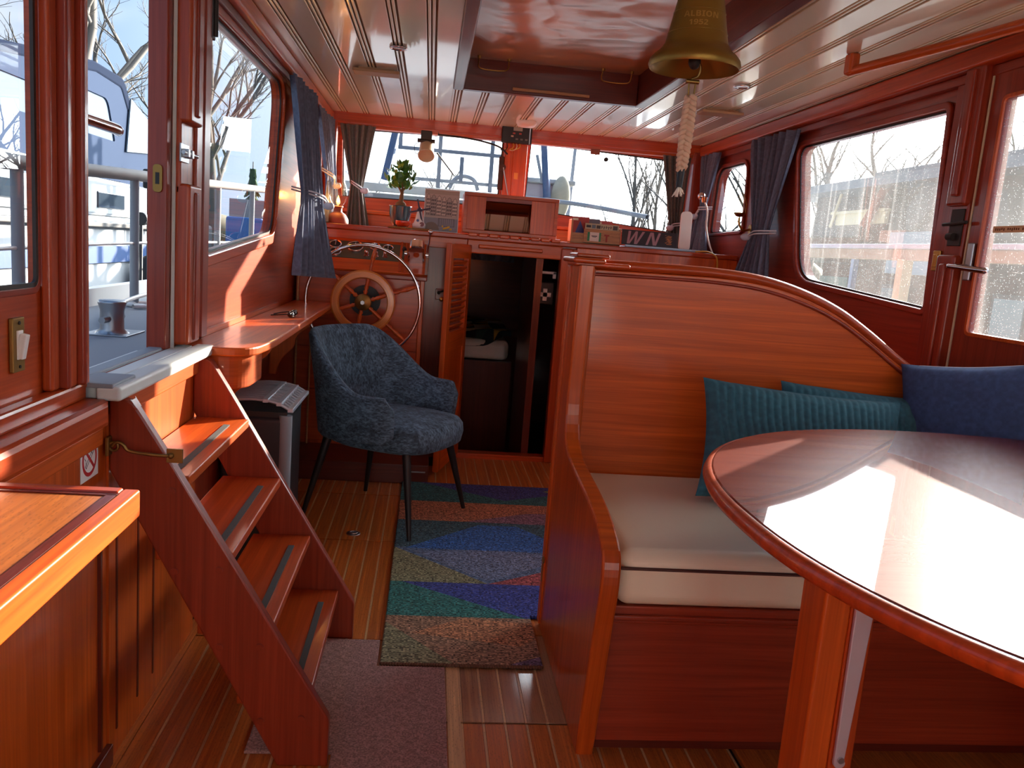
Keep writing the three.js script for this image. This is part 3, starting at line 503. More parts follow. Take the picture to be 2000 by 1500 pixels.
// heater beside the steps
{
  const t = thing('heater', 'dark gas heater with slotted grey top behind the steps', 'heater', [-0.55, 0, -2.93]);
  mesh('body', bb(-0.115, 0.10, 0.02, 0.585, -0.19, 0.16, 0.02), M.heater, t);
  mesh('corner_post', cyl(0.022, 0.022, 0.50, 0.096, 0.34, 0.145, 14), M.grey, t);
  const arch = (x) => 0.585 + 0.055 * Math.sqrt(Math.max(0, 1 - Math.pow((x + 0.01) / 0.135, 2)));
  const rows = []; for (let i = 0; i <= 10; i++) { const z = -0.19 + i * 0.035; rows.push(tube([-0.12, -0.09, -0.05, 0, 0.04, 0.08, 0.115].map((x) => V(x, arch(x) + 0.004, z)), 0.006, 20, 5)); }
  rows.forEach((g) => mesh('grill_bar', g, M.heaterGrill, t));
  for (const x of [-0.115, 0.03, 0.075, 0.113]) mesh('grill_band', bb(x - 0.010, x + 0.010, arch(x) - 0.004, arch(x) + 0.010, -0.195, 0.165, 0.003), M.heaterGrill, t);
  mesh('inner', bb(-0.10, 0.10, 0.56, 0.60, -0.18, 0.15), M.black, t);
  mesh('feet', [bb(-0.10, -0.06, 0, 0.02, -0.15, 0.12), bb(0.05, 0.09, 0, 0.02, -0.15, 0.12)], M.black, t);
  mesh('front_panel', bb(-0.075, 0.055, 0.12, 0.42, 0.16, 0.168, 0.003), M.black, t);
}
// helm console
{
  const t = thing('helm_console', 'mahogany helm console below the windscreen ledge', 'console', [-0.35, 0, -4.5]);
  const put = (g) => g.translate(0.35, 0, 4.5);
  mesh('case', wood(put(side([[4.63, 0.10], [4.385, 0.10], [4.385, 1.025], [4.605, 1.185], [4.63, 1.185]], -0.685, 0.655)), 'y'), M.woodRed, t);
  for (const [a, b] of [[0.12, 0.395], [0.40, 0.625], [0.63, 1.015]]) mesh('front_board', wood(put(bb(-0.675, -0.045, a, b, -4.385, -4.372, 0.003)), 'x'), M.woodRed, t);
  mesh('corner_trim', wood(put(bb(-0.045, -0.022, 0.10, 1.02, -4.40, -4.366, 0.004)), 'y'), M.wood, t);
  mesh('lower_lip', wood(put(bb(-0.685, -0.01, 1.005, 1.03, -4.42, -4.355, 0.006)), 'x'), M.woodDark, t);
  const a = Math.atan2(0.16, 0.22), slope = new THREE.Group();
  const top = mesh('sloping_top', wood(bb(-0.335, 0.34, 0, 0.014, -0.136, 0.136, 0.003), 'x'), M.wood, t); top.position.set(0, 1.108, 0.005); top.rotation.x = a;
  mesh('side_trim', bb(0.325, 0.34, 0.012, 0.018, -0.13, 0.136, 0.002), M.steel, top);
  mesh('divider', wood([bb(0.185, 0.20, 0.012, 0.022, -0.13, 0.13, 0.003), bb(0.215, 0.225, 0.012, 0.02, -0.13, 0.13, 0.003)], 'z'), M.woodRed, top);
  mesh('plinth', wood(put(bb(-0.66, 0.055, 0, 0.10, -4.63, -4.03, 0.005)), 'x'), M.woodDeep, t);
  mesh('plinth_handle', put(bb(-0.03, 0.04, 0.062, 0.068, -4.03, -4.02, 0.002)), M.steel, t);
  // gauge panel
  const g = thing('gauge_panel', 'metal instrument panel with gauges behind the steering wheel', 'gauge panel', [-0.36, 1.125, -4.525]); g.rotation.x = a;
  const plate = mesh('plate', extr(rect(-0.22, 0.22, -0.075, 0.075, 0.025), 0.008, 0.002).rotateX(-Math.PI / 2).translate(0, 0.012, 0), std({ color: C('#59625a'), metalness: 0.6, roughness: 0.35 }), g);
  for (const [x, z, r] of [[-0.15, -0.028, 0.034], [-0.145, 0.035, 0.034], [-0.045, -0.02, 0.045], [0.06, -0.03, 0.03], [0.13, -0.025, 0.03]]) { const d = mesh('gauge', lathe([[0, 0.004], [r * 0.86, 0.004], [r * 0.88, 0.012], [r, 0.010], [r, 0]], 28).translate(x, 0.02, z), M.chrome, g); mesh('dial', [cyl(r * 0.84, r * 0.84, 0.002, x, 0.0255, z, 24)], M.black, d); mesh('needle', [bb(x - 0.001, x + 0.001, 0.027, 0.029, z - r * 0.7, z + r * 0.2)], M.white, d); }
  for (const [x, z] of [[0.02, 0.04], [0.07, 0.04], [0.12, 0.04]]) mesh('knob', lathe([[0, 0.03], [0.010, 0.028], [0.012, 0.008], [0.016, 0.004], [0.016, 0]], 16).translate(x, 0.02, z), M.chrome, g);
  // throttle
  const k = thing('throttle_control', 'chrome engine throttle control with two levers on the console', 'throttle', [-0.075, 1.085, -4.50]); k.rotation.x = a;
  mesh('housing', extr([[-0.045, 0, 0.01], [0.045, 0, 0.01], [0.038, 0.13, 0.03], [-0.038, 0.13, 0.03]], 0.07, 0.008).translate(0, 0.014, -0.04), M.chrome, k);
  for (const [x, dx, top] of [[0.056, 0.012, 0.20], [-0.056, -0.01, 0.075]]) { const l = mesh('lever', [cyl(0.016, 0.016, 0.014, x, 0.07, 0, 14, 'x'), bar(V(x, 0.07, 0), V(x + dx, top, -0.03), 0.005, 0.004)], M.chrome, k); mesh('lever_knob', [sph(0.013, x + dx, top, -0.03)], x > 0 ? M.chrome : M.black, l); }
  mesh('badge', [cyl(0.016, 0.016, 0.004, 0, 0.09, 0.031, 16, 'z')], M.woodRed, k);
}
// steering wheel
{
  const t = thing('steering_wheel', 'wooden six-spoked ship wheel with a chrome outer ring', 'steering wheel', [-0.325, 0.885, -4.22]);
  mesh('chrome_ring', new THREE.TorusGeometry(0.286, 0.0085, 10, 90), M.chrome, t);
  mesh('wooden_rim', toCreasedNormals(lathe([[0.121, -0.012], [0.126, -0.018], [0.155, -0.018], [0.162, -0.012], [0.162, 0.012], [0.155, 0.018], [0.126, 0.018], [0.121, 0.012], [0.121, -0.012]], 64).rotateX(Math.PI / 2), 0.6), M.wheel, t);
  const prof = [[0.010, 0.03], [0.008, 0.045], [0.012, 0.055], [0.007, 0.063], [0.011, 0.075], [0.009, 0.10], [0.011, 0.112], [0.008, 0.12], [0.010, 0.165], [0.008, 0.175], [0.011, 0.185], [0.006, 0.195], [0.012, 0.225], [0.010, 0.25], [0.006, 0.282]];
  for (let i = 0; i < 6; i++) { const sp = lathe(prof, 14); sp.rotateZ((20 + i * 60 - 90) * Math.PI / 180); mesh('spoke', sp, M.wood, t); }
  const hub = mesh('hub', lathe([[0, 0.03], [0.012, 0.03], [0.014, 0.024], [0.038, 0.022], [0.042, 0.012], [0.042, -0.02], [0, -0.02]], 32).rotateX(Math.PI / 2), M.oldBrass, t);
  mesh('hub_nut', cyl(0.011, 0.011, 0.018, 0, 0, 0.034, 6, 'z'), M.steel, hub);
  mesh('shaft', cyl(0.02, 0.02, 0.15, 0, 0, -0.085, 16, 'z'), M.iron, t);
  mesh('flange', [cyl(0.075, 0.08, 0.02, 0, 0, -0.14, 28, 'z')], M.black, t);
}
// louvred door of the forward cabin, folded open towards the helm
{
  const t = thing('louvre_door', 'open mahogany cabin door with louvres beside the forward doorway', 'door', [0.212, 0, -4.60]);
  t.rotation.y = -1.84; // the leaf runs along local +x from the hinge
  const W = 0.46, H = 1.215;
  mesh('stile', wood(bb(0, 0.06, 0.03, H, -0.014, 0.014, 0.004), 'y'), M.wood, t); mesh('stile', wood(bb(W - 0.06, W, 0.03, H, -0.014, 0.014, 0.004), 'y'), M.wood, t);
  for (const [a, b] of [[0.03, 0.12], [0.66, 0.76], [1.14, H]]) mesh('rail', wood(bb(0.06, W - 0.06, a, b, -0.013, 0.013), 'x'), M.woodOrange, t);
  mesh('lower_panel', wood(bb(0.06, W - 0.06, 0.12, 0.66, -0.006, 0.006), 'y'), M.wood, t);
  for (let i = 0; i < 12; i++) { const g = bb(0.055, W - 0.055, -0.004, 0.004, -0.014, 0.014).rotateX(0.75).translate(0, 0.782 + i * 0.0305, 0); mesh('louvre_slat', wood(g, 'x'), M.woodOrange, t); }
  mesh('knob', [sph(0.012, W - 0.03, 0.93, 0.03), cyl(0.005, 0.005, 0.02, W - 0.03, 0.93, 0.018, 8, 'z')], M.brass, t);
}
// hood with a glass front above the doorway
{
  const t = thing('hatch_hood', 'mahogany box with a glass front above the forward doorway', 'box', [0.44, 1.283, -4.75]);
  mesh('case', wood([bb(-0.27, 0.27, 0, 0.02, -0.26, 0.02, 0.003), bb(-0.27, 0.27, 0.205, 0.225, -0.26, 0.03, 0.004), bb(-0.27, -0.25, 0.02, 0.205, -0.26, 0.015), bb(0.25, 0.27, 0.02, 0.205, -0.26, 0.015), bb(-0.25, 0.25, 0.02, 0.205, -0.26, -0.25)], 'x'), M.wood, t);
  mesh('front_board', wood(bb(-0.25, -0.145, 0.02, 0.205, -0.005, 0.012, 0.002), 'y'), M.woodOrange, t);
  mesh('front_board', wood(bb(0.115, 0.25, 0.02, 0.205, -0.005, 0.012, 0.002), 'y'), M.woodOrange, t);
  const m = mesh('glass_front', bb(-0.145, 0.115, 0, 0.178, -0.006, 0), M.mirror, t); m.rotation.x = -0.42; m.position.set(0, 0.022, -0.004);
  mesh('top_strip', wood(bb(-0.145, 0.115, 0.185, 0.205, -0.005, 0.012), 'x'), M.woodDark, t);
}
// chair
{
  const t = thing('tub_chair', 'dark blue-grey upholstered tub chair with black tapered legs', 'chair', [-0.13, 0, -3.53]); t.rotation.y = 1.093;
  // seat
  const n = 48, m = 14, pos = [], idx = []; const sup = (a, e) => 1 / Math.pow(Math.pow(Math.abs(Math.cos(a)), e) + Math.pow(Math.abs(Math.sin(a)), e), 1 / e);
  const prof = [[0, 0.345], [0.85, 0.345], [0.97, 0.36], [1.0, 0.40], [0.985, 0.435], [0.93, 0.455], [0.75, 0.468], [0.4, 0.474], [0, 0.476]];
  for (const [k, y] of prof) for (let i = 0; i < n; i++) { const a = i / n * 2 * Math.PI, q = sup(a, 3.2) * k; pos.push(0.255 * Math.cos(a) * q, y, 0.265 * Math.sin(a) * q + 0.035); }
  for (let j = 0; j + 1 < prof.length; j++) for (let i = 0; i < n; i++) { const a = j * n + i, b = j * n + (i + 1) % n, c = a + n, d = b + n; idx.push(a, c, b, b, c, d); }
  const sg = new THREE.BufferGeometry(); sg.setAttribute('position', new THREE.Float32BufferAttribute(pos, 3)); sg.setIndex(idx); sg.computeVertexNormals();
  mesh('seat', boxUV(toSmooth(sg), 'x'), M.chairCloth, t);
  // tub back: sweep of a rounded section round the seat, falling to the arms
  const P = [], I = [], K = 14, S = 64, A = 2.05;
  for (let s = 0; s <= S; s++) {
    const th = (s / S * 2 - 1) * A, q = Math.abs(th) / A, end = smooth(0, 0.07, 1 - q);
    const topY = 0.815 - 0.225 * smooth(0.28, 0.80, q) - 0.05 * (1 - end), botY = 0.36 + 0.04 * q + 0.03 * (1 - end), lean = 0.06 * (1 - q) + 0.015;
    const ex = 2.5, k = 1 / Math.pow(Math.pow(Math.abs(Math.sin(th)), ex) + Math.pow(Math.abs(Math.cos(th)), ex), 1 / ex), R = 0.292 * k, thick = 0.055 * (0.45 + 0.55 * end);
    const dx = Math.sin(th), dz = -Math.cos(th);
    for (let c = 0; c < K; c++) { const a = c / K * 2 * Math.PI, ca = Math.cos(a), sa = Math.sin(a), e = 4, w = 1 / Math.pow(Math.pow(Math.abs(ca), e) + Math.pow(Math.abs(sa), e), 1 / e); const y = (topY + botY) / 2 + (topY - botY) / 2 * sa * w, f = (y - botY) / (topY - botY); const r = R + thick / 2 * ca * w + lean * f * f; P.push(dx * r, y, dz * r + 0.03); }
  }
  for (let s = 0; s < S; s++) for (let c = 0; c < K; c++) { const a = s * K + c, b = s * K + (c + 1) % K, d = a + K, e = b + K; I.push(a, b, d, b, e, d); }
  for (const s of [0, S]) { const base = s * K; for (let c = 1; c + 1 < K; c++) s ? I.push(base, base + c, base + c + 1) : I.push(base, base + c + 1, base + c); }
  const bg = new THREE.BufferGeometry(); bg.setAttribute('position', new THREE.Float32BufferAttribute(P, 3)); bg.setIndex(I); bg.computeVertexNormals();
  mesh('tub_back', boxUV(bg, 'x'), M.chairCloth, t);
  for (const sx of [-1, 1]) for (const sz of [-1, 1]) mesh('leg', bar(V(sx * 0.258, sz > 0 ? 0.0142 : 0, sz * 0.262), V(sx * 0.19, 0.36, sz * 0.19), 0.009, 0.019, 14), M.black, t);
}
function toSmooth(g) { return g; }
// rugs
{
  const rugTex = canvasTex(1024, 2048, (g, w, h) => {
    const poly = (c, ...p) => { g.fillStyle = c; g.beginPath(); p.forEach(([u, v], i) => (i ? g.lineTo(u * w, (1 - v) * h) : g.moveTo(u * w, (1 - v) * h))); g.fill(); };
    poly('#7d6350', [0, 0], [1, 0], [1, 0.165], [0, 0.165]); poly('#5d4f63', [0.45, 0], [1, 0], [1, 0.13]); poly('#6b6a52', [0, 0], [0.25, 0], [0, 0.14]); poly('#94694d', [0.1, 0.1], [0.5, 0.06], [0.7, 0.14], [0.3, 0.16]);
    poly('#2c625f', [0, 0.165], [1, 0.165], [1, 0.315], [0, 0.315]); poly('#33407e', [0.05, 0.315], [1, 0.315], [1, 0.26], [0.55, 0.165]); poly('#2d5d66', [0.62, 0.165], [1, 0.165], [1, 0.25]);
    poly('#48607c', [0, 0.315], [1, 0.315], [1, 0.52], [0, 0.52]); poly('#6c7258', [0, 0.315], [0.42, 0.315], [0, 0.50]); poly('#84484a', [0.42, 0.315], [1, 0.315], [1, 0.47]); poly('#5a6c86', [0.08, 0.48], [0.42, 0.33], [0.85, 0.47], [0.5, 0.5]);
    poly('#33505a', [0, 0.50], [1, 0.50], [1, 0.68], [0, 0.68]); poly('#2f5a94', [0.05, 0.495], [0.42, 0.66], [0.62, 0.66], [0.9, 0.495]); poly('#4a5a76', [0.8, 0.56], [1, 0.5], [1, 0.68]);
    poly('#8c5c45', [0, 0.68], [1, 0.68], [1, 0.83], [0, 0.83]); poly('#6c5462', [0.35, 0.68], [1, 0.68], [1, 0.77], [0.7, 0.76]);
    poly('#285458', [0, 0.83], [1, 0.83], [1, 1], [0, 1]); poly('#33386a', [0.1, 1], [0.6, 0.86], [1, 0.95], [1, 1]); poly('#5e6b4a', [0.85, 0.96], [1, 0.9], [1, 1]);
    const d = g.getImageData(0, 0, w, h), a = d.data;
    for (let y = 0; y < h; y++) for (let x = 0; x < w; x++) { const cx = Math.floor(x / 7), cy = Math.floor((y + (cx % 2) * 2) / 4), k = 0.70 + 1.0 * hash(cx, cy, 5) + 0.25 * (hash(x, y, 8) - 0.5) - ((y + (cx % 2) * 2) % 4 === 0 ? 0.2 : 0), s = hash(cx, cy, 6) > 0.9 ? 40 : 0, o = (y * w + x) * 4; a[o] = clamp(a[o] * k + s, 0, 255); a[o + 1] = clamp(a[o + 1] * k + s * 0.8, 0, 255); a[o + 2] = clamp(a[o + 2] * k + s * 0.6, 0, 255); }
    g.putImageData(d, 0, 0);
  });
  const x0 = -0.072, x1 = 0.76, z0 = -4.03, z1 = -2.205;
  const t = thing('woven_rug', 'woven rug with blue, teal, rust and green triangles on the floor', 'rug', [0, 0, -3.1]);
  // the corner under the bench end is cut away
  const g = prep(flat([[x0, z1], [0.40, z1], [0.40, -2.53], [x1, -2.53], [x1, z0], [x0, z0]], 0.001, 0.013, 0.004)); const p = g.attributes.position, uv = g.attributes.uv;
  for (let i = 0; i < p.count; i++) uv.setXY(i, (p.getX(i) - x0) / (x1 - x0), (z1 - p.getZ(i)) / (z1 - z0));
  mesh('pile', g.translate(0, 0, 3.1), std({ map: rugTex, roughness: 1, bumpMap: rugTex, bumpScale: 0.002 }), t);
  const b = []; for (let i = 0; i < 60; i++) b.push(sph(0.0062, lerp(x0, 0.40, (i + 0.5) / 60), 0.007, z1 + 3.1, 0.9, 1, 1, 6));
  mesh('bound_edge', b, std({ color: C('#6e4a38'), roughness: 1 }), t);
  const m = one('door_mat', cloth(flat([[-0.16, -1.2], [0.112, -1.2], [0.112, -2.19], [-0.08, -2.19], [-0.08, -2.345], [-0.36, -2.345], [-0.36, -1.785], [-0.16, -1.785]], 0.0005, 0.009, 0.002)), M.carpet, 'brown pile door mat at the foot of the steps', 'mat');
}
{
  const r = thing('floor_ring', 'flush chrome lift ring set in the floor planks', 'lift ring', [-0.246, 0.0005, -3.28]);
  mesh('cup', lathe([[0, 0.001], [0.02, 0.001], [0.024, 0.004], [0.028, 0.003], [0.029, 0]], 24), M.steel, r); mesh('ring', new THREE.TorusGeometry(0.016, 0.0025, 6, 20).rotateX(Math.PI / 2).translate(0, 0.005, 0), M.chrome, r);
}

// ---------------------------------------------------------------- curtains
// keys: [t, left point, right point] down the cloth; folds push along n
function curtainGeo(keys, folds, amp, n, rows = 40, cols = 72, th = 0.004) {
  const pos = [], idx = [], uv = [], N = n.clone().normalize(), ring = 2 * (cols + 1);
  const at = (t) => { let i = 0; while (i + 2 < keys.length && t > keys[i + 1][0]) i++; const [a, la, ra, fa = 1] = keys[i], [b, lb, rb, fb = 1] = keys[i + 1], k = clamp((t - a) / (b - a)), s = k * k * (3 - 2 * k); return [la.clone().lerp(lb, s), ra.clone().lerp(rb, s), lerp(fa, fb, s)]; };
  for (let j = 0; j <= rows; j++) {
    const t = j / rows, [L, R, f] = at(t);
    const P = (u, o) => { const w = u + 0.012 * Math.sin(9 * u + 5 * t), q = L.clone().lerp(R, u), d = amp * f * (Math.sin(2 * Math.PI * folds * w) + 0.35 * Math.sin(2 * Math.PI * folds * 2.3 * u + 1.7) + 0.25 * Math.sin(7 * t + 11 * u)); return q.addScaledVector(N, d + o); };
    for (let i = 0; i <= cols; i++) { const q = P(i / cols, th / 2); pos.push(q.x, q.y, q.z); uv.push(i / cols * 0.8, t * 0.8); }
    for (let i = cols; i >= 0; i--) { const q = P(i / cols, -th / 2); pos.push(q.x, q.y, q.z); uv.push(i / cols * 0.8, t * 0.8); }
  }
  for (let j = 0; j < rows; j++) for (let i = 0; i < ring; i++) { const a = j * ring + i, b = j * ring + (i + 1) % ring, c = a + ring, d = b + ring; idx.push(a, c, b, b, c, d); }
  const g = new THREE.BufferGeometry(); g.setAttribute('position', new THREE.Float32BufferAttribute(pos, 3)); g.setAttribute('uv', new THREE.Float32BufferAttribute(uv, 2)); g.setIndex(idx); g.computeVertexNormals(); return g;
}
const cord_ = std({ color: C('#c9cdd6'), roughness: 0.8 });
function curtain(label, keys, folds, amp, n, tie, mat = M.curtain) {
  const base = keys[0][1]; const c = thing('tied_curtain', label, 'curtain', [base.x, base.y, base.z], 'dark blue tied curtains');
  const g = curtainGeo(keys, folds, amp, n).translate(-base.x, -base.y, -base.z); mesh('cloth', g, mat, c);
  const [a, b, ball] = tie.map((p) => V(...p).sub(base)), m = a.clone().lerp(b, 0.5).addScaledVector(n.clone().normalize(), 0.045);
  const r = mesh('tie_cord', [tube([a, m, b, ball], 0.004, 24, 6), tube([a.clone().add(V(0, -0.012, 0)), m.clone().add(V(0, -0.014, 0)), b.clone().add(V(0, -0.014, 0)), ball], 0.004, 24, 6)], cord_, c);
  mesh('toggle', [sph(0.02, ball.x, ball.y, ball.z, 1.35, 0.9, 0.9), sph(0.014, ball.x + 0.012, ball.y + 0.004, ball.z + 0.006)], std({ color: C('#b9bccb'), roughness: 0.45 }), c);
  return c;
}
// port side curtain, near
curtain('wide blue curtain tied back beside the port window over the helm shelf', [[0, V(-0.645, 1.885, -3.80), V(-0.625, 1.885, -4.42), 1], [0.55, V(-0.60, 1.40, -3.90), V(-0.545, 1.385, -4.20), 0.5], [0.62, V(-0.60, 1.34, -3.89), V(-0.54, 1.33, -4.21), 0.5], [1, V(-0.60, 1.02, -3.70), V(-0.475, 0.995, -4.20), 1.1]], 7, 0.020, V(1, 0, 0.25), [[-0.645, 1.41, -3.90], [-0.52, 1.375, -4.16], [-0.508, 1.345, -4.16]]);
curtain('narrow blue curtain tied back over the small port window', [[0, V(-0.645, 1.885, -4.62), V(-0.625, 1.885, -5.20), 1], [0.58, V(-0.61, 1.525, -4.85), V(-0.59, 1.515, -5.1), 0.6], [1, V(-0.60, 1.28, -4.70), V(-0.56, 1.275, -5.05), 1]], 6, 0.016, V(1, 0, 0.3), [[-0.645, 1.58, -4.75], [-0.575, 1.50, -4.92], [-0.562, 1.49, -4.92]]);
curtain('blue-grey curtain tied back at the port end of the windscreen', [[0, V(-0.605, 1.895, -5.345), V(-0.385, 1.895, -5.345), 1], [0.58, V(-0.525, 1.53, -5.33), V(-0.445, 1.52, -5.33), 0.5], [1, V(-0.545, 1.285, -5.32), V(-0.395, 1.285, -5.29), 1]], 5, 0.016, V(0, 0, 1), [[-0.53, 1.56, -5.35], [-0.445, 1.51, -5.30], [-0.432, 1.495, -5.28]], M.curtainGrey);
curtain('blue-grey curtain tied back at the starboard end of the windscreen', [[0, V(1.445, 1.885, -5.335), V(1.64, 1.885, -5.335), 1], [0.70, V(1.525, 1.47, -5.32), V(1.61, 1.475, -5.32), 0.5], [1, V(1.50, 1.285, -5.30), V(1.65, 1.285, -5.32), 1]], 5, 0.016, V(0, 0, 1), [[1.62, 1.47, -5.34], [1.545, 1.45, -5.285], [1.525, 1.425, -5.27]], M.curtainGrey);
curtain('blue curtain tied back in the front starboard corner', [[0, V(1.69, 1.885, -5.26), V(1.69, 1.885, -4.96), 1], [0.52, V(1.675, 1.58, -5.16), V(1.675, 1.575, -5.05), 0.5], [1, V(1.62, 1.285, -5.24), V(1.66, 1.285, -4.93), 1]], 4, 0.016, V(-1, 0, 0.2), [[1.70, 1.56, -5.0], [1.645, 1.55, -5.09], [1.625, 1.50, -5.11]]);
curtain('tall blue curtain tied back between the two starboard windows', [[0, V(1.69, 1.885, -4.42), V(1.69, 1.875, -3.88), 1], [0.69, V(1.675, 1.40, -4.25), V(1.675, 1.395, -4.05), 0.5], [1, V(1.64, 1.175, -4.31), V(1.66, 1.165, -3.97), 1]], 6, 0.020, V(-1, 0, 0.25), [[1.70, 1.40, -4.0], [1.63, 1.39, -4.14], [1.615, 1.365, -4.18]]);

// ---------------------------------------------------------------- bell
const font = await new FontLoader().loadAsync('fonts/droid/droid_sans_bold.typeface.json');
{
  const t = thing('ship_bell', 'brass ship bell engraved ALBION 1952 hanging from the ceiling', 'bell', [0.566, 1.642, -1.90]);
  const out = [[0.100, -0.006], [0.1035, 0.002], [0.101, 0.012], [0.093, 0.022], [0.082, 0.031], [0.0755, 0.039], [0.0735, 0.043], [0.0710, 0.046], [0.0675, 0.060], [0.0635, 0.080], [0.0598, 0.100], [0.0530, 0.135], [0.0500, 0.150], [0.043, 0.164], [0.030, 0.174], [0, 0.180]];
  const inn = [[0, 0.165], [0.036, 0.155], [0.044, 0.135], [0.055, 0.085], [0.064, 0.045], [0.080, 0.02], [0.093, 0.0], [0.100, -0.006]];
  mesh('bell_body', lathe([...inn, ...out], 64), M.bellBrass, t);
  mesh('band', [new THREE.TorusGeometry(0.0658, 0.0014, 6, 64).rotateX(Math.PI / 2).translate(0, 0.068, 0), new THREE.TorusGeometry(0.0574, 0.0012, 6, 64).rotateX(Math.PI / 2).translate(0, 0.112, 0)], M.bellBrass, t);
  const words = []; const rad = (y) => lerp(0.0635, 0.0530, (y - 0.080) / 0.055);
  for (const [w, y, size, k0] of [['ALBION', 0.0925, 0.0125, -0.22], ['1952', 0.0745, 0.0115, -0.30]]) {
    const g = new TextGeometry(w, { font, size, depth: 0.0013, curveSegments: 3 }); g.computeBoundingBox(); const c = (g.boundingBox.max.x + g.boundingBox.min.x) / 2, p = g.attributes.position;
    for (let i = 0; i < p.count; i++) { const yy = y + p.getY(i), r = rad(yy) - 0.0007 + p.getZ(i), a = (p.getX(i) - c) * 1.22 / rad(yy) + k0; p.setXYZ(i, Math.sin(a) * r, yy, Math.cos(a) * r); }
    g.computeVertexNormals(); words.push(prep(g));
  }
  mesh('lettering', words, std({ color: C('#b8924a'), metalness: 0.8, roughness: 0.35 }), t);
  mesh('crown', [cyl(0.012, 0.010, 0.04, 0, 0.197, 0, 14), new THREE.TorusGeometry(0.018, 0.005, 8, 20).translate(0, 0.235, 0)], M.bellBrass, t);
  mesh('bracket', [bar(V(0, 0.235, 0), V(0, 0.325, 0), 0.006), bb(-0.03, 0.03, 0.315, 0.325, -0.03, 0.03, 0.003)], M.oldBrass, t);
  const k = mesh('clapper', [bar(V(0, 0.165, 0), V(0, 0.03, 0), 0.004), sph(0.014, 0, 0.012, 0, 1, 1.3, 1)], M.iron, t);
  mesh('shackle', [tube([[0.002, 0.018, 0.004], [0.014, 0.0, 0.004], [0.010, -0.02, 0], [-0.002, -0.026, 0]], 0.0025, 16, 6), cyl(0.005, 0.005, 0.03, 0, -0.032, 0, 10, 'x'), bar(V(-0.008, -0.032, 0), V(-0.006, -0.062, 0), 0.002), bar(V(0.008, -0.032, 0), V(0.006, -0.062, 0), 0.002)], M.oldBrass, k);
  // plaited lanyard
  const r = thing('bell_rope', 'plaited pale lanyard with a frayed end hanging from the bell', 'rope', [0.566, 1.58, -1.90]);
  const strands = []; for (let s = 0; s < 3; s++) { const pts = []; for (let i = 0; i <= 60; i++) { const u = i / 60, w = 0.009 + 0.003 * Math.sin(u * Math.PI) - 0.002 * u, a = u * 30 + s * 2.094; pts.push(V(w * Math.sin(a) - 0.004 * u, -0.002 - u * 0.165, 0.006 * Math.sin(2 * a) + 0.003 * Math.cos(a))); } strands.push(tube(pts, 0.0062, 150, 6)); }
  const ropeMat = std({ color: C('#d9b698'), roughness: 0.95 }); mesh('plait', strands, ropeMat, r);
  mesh('whipping', [bar(V(-0.004, -0.163, 0), V(-0.005, -0.205, 0), 0.0088, 0.0075, 12)], M.black, r);
  const fr = []; for (let i = 0; i < 26; i++) { const a = rr(0, 6.28), q = rr(0.003, 0.014); fr.push(bar(V(-0.005, -0.203, 0), V(-0.005 + Math.cos(a) * q, -0.203 - rr(0.008, 0.026), Math.sin(a) * q), 0.0022, 0.0012, 5)); }
  mesh('frayed_end', fr, std({ color: C('#efe6d4'), roughness: 1 }), r);
}
// ---------------------------------------------------------------- things on the windscreen ledge
const LY = 1.2725;
{
  const t = thing('oil_lamp', 'small brown oil lamp with a glass chimney on the ledge', 'lamp', [-0.535, LY, -4.80]);
  mesh('font', lathe([[0, 0], [0.058, 0], [0.062, 0.008], [0.060, 0.03], [0.045, 0.055], [0.025, 0.068], [0.024, 0.09], [0.030, 0.094], [0.030, 0.10], [0, 0.10]], 32), M.terracotta, t);
  mesh('chimney', lathe([[0.026, 0.10], [0.046, 0.13], [0.052, 0.16], [0.046, 0.20], [0.033, 0.235], [0.031, 0.262], [0.035, 0.268]], 32), M.lampGlass, t);
  mesh('flame', lathe([[0, 0], [0.009, 0.008], [0.011, 0.02], [0.007, 0.038], [0, 0.055]], 14).translate(0, 0.105, 0), std({ color: C('#ffdca0'), emissive: C('#ffb347'), emissiveIntensity: 0.9 }), t);
  const l = new THREE.PointLight(0xffb050, 0.025); l.name = 'flame_light'; l.position.set(0, 0.135, 0.02); l.castShadow = true; t.add(l);
}
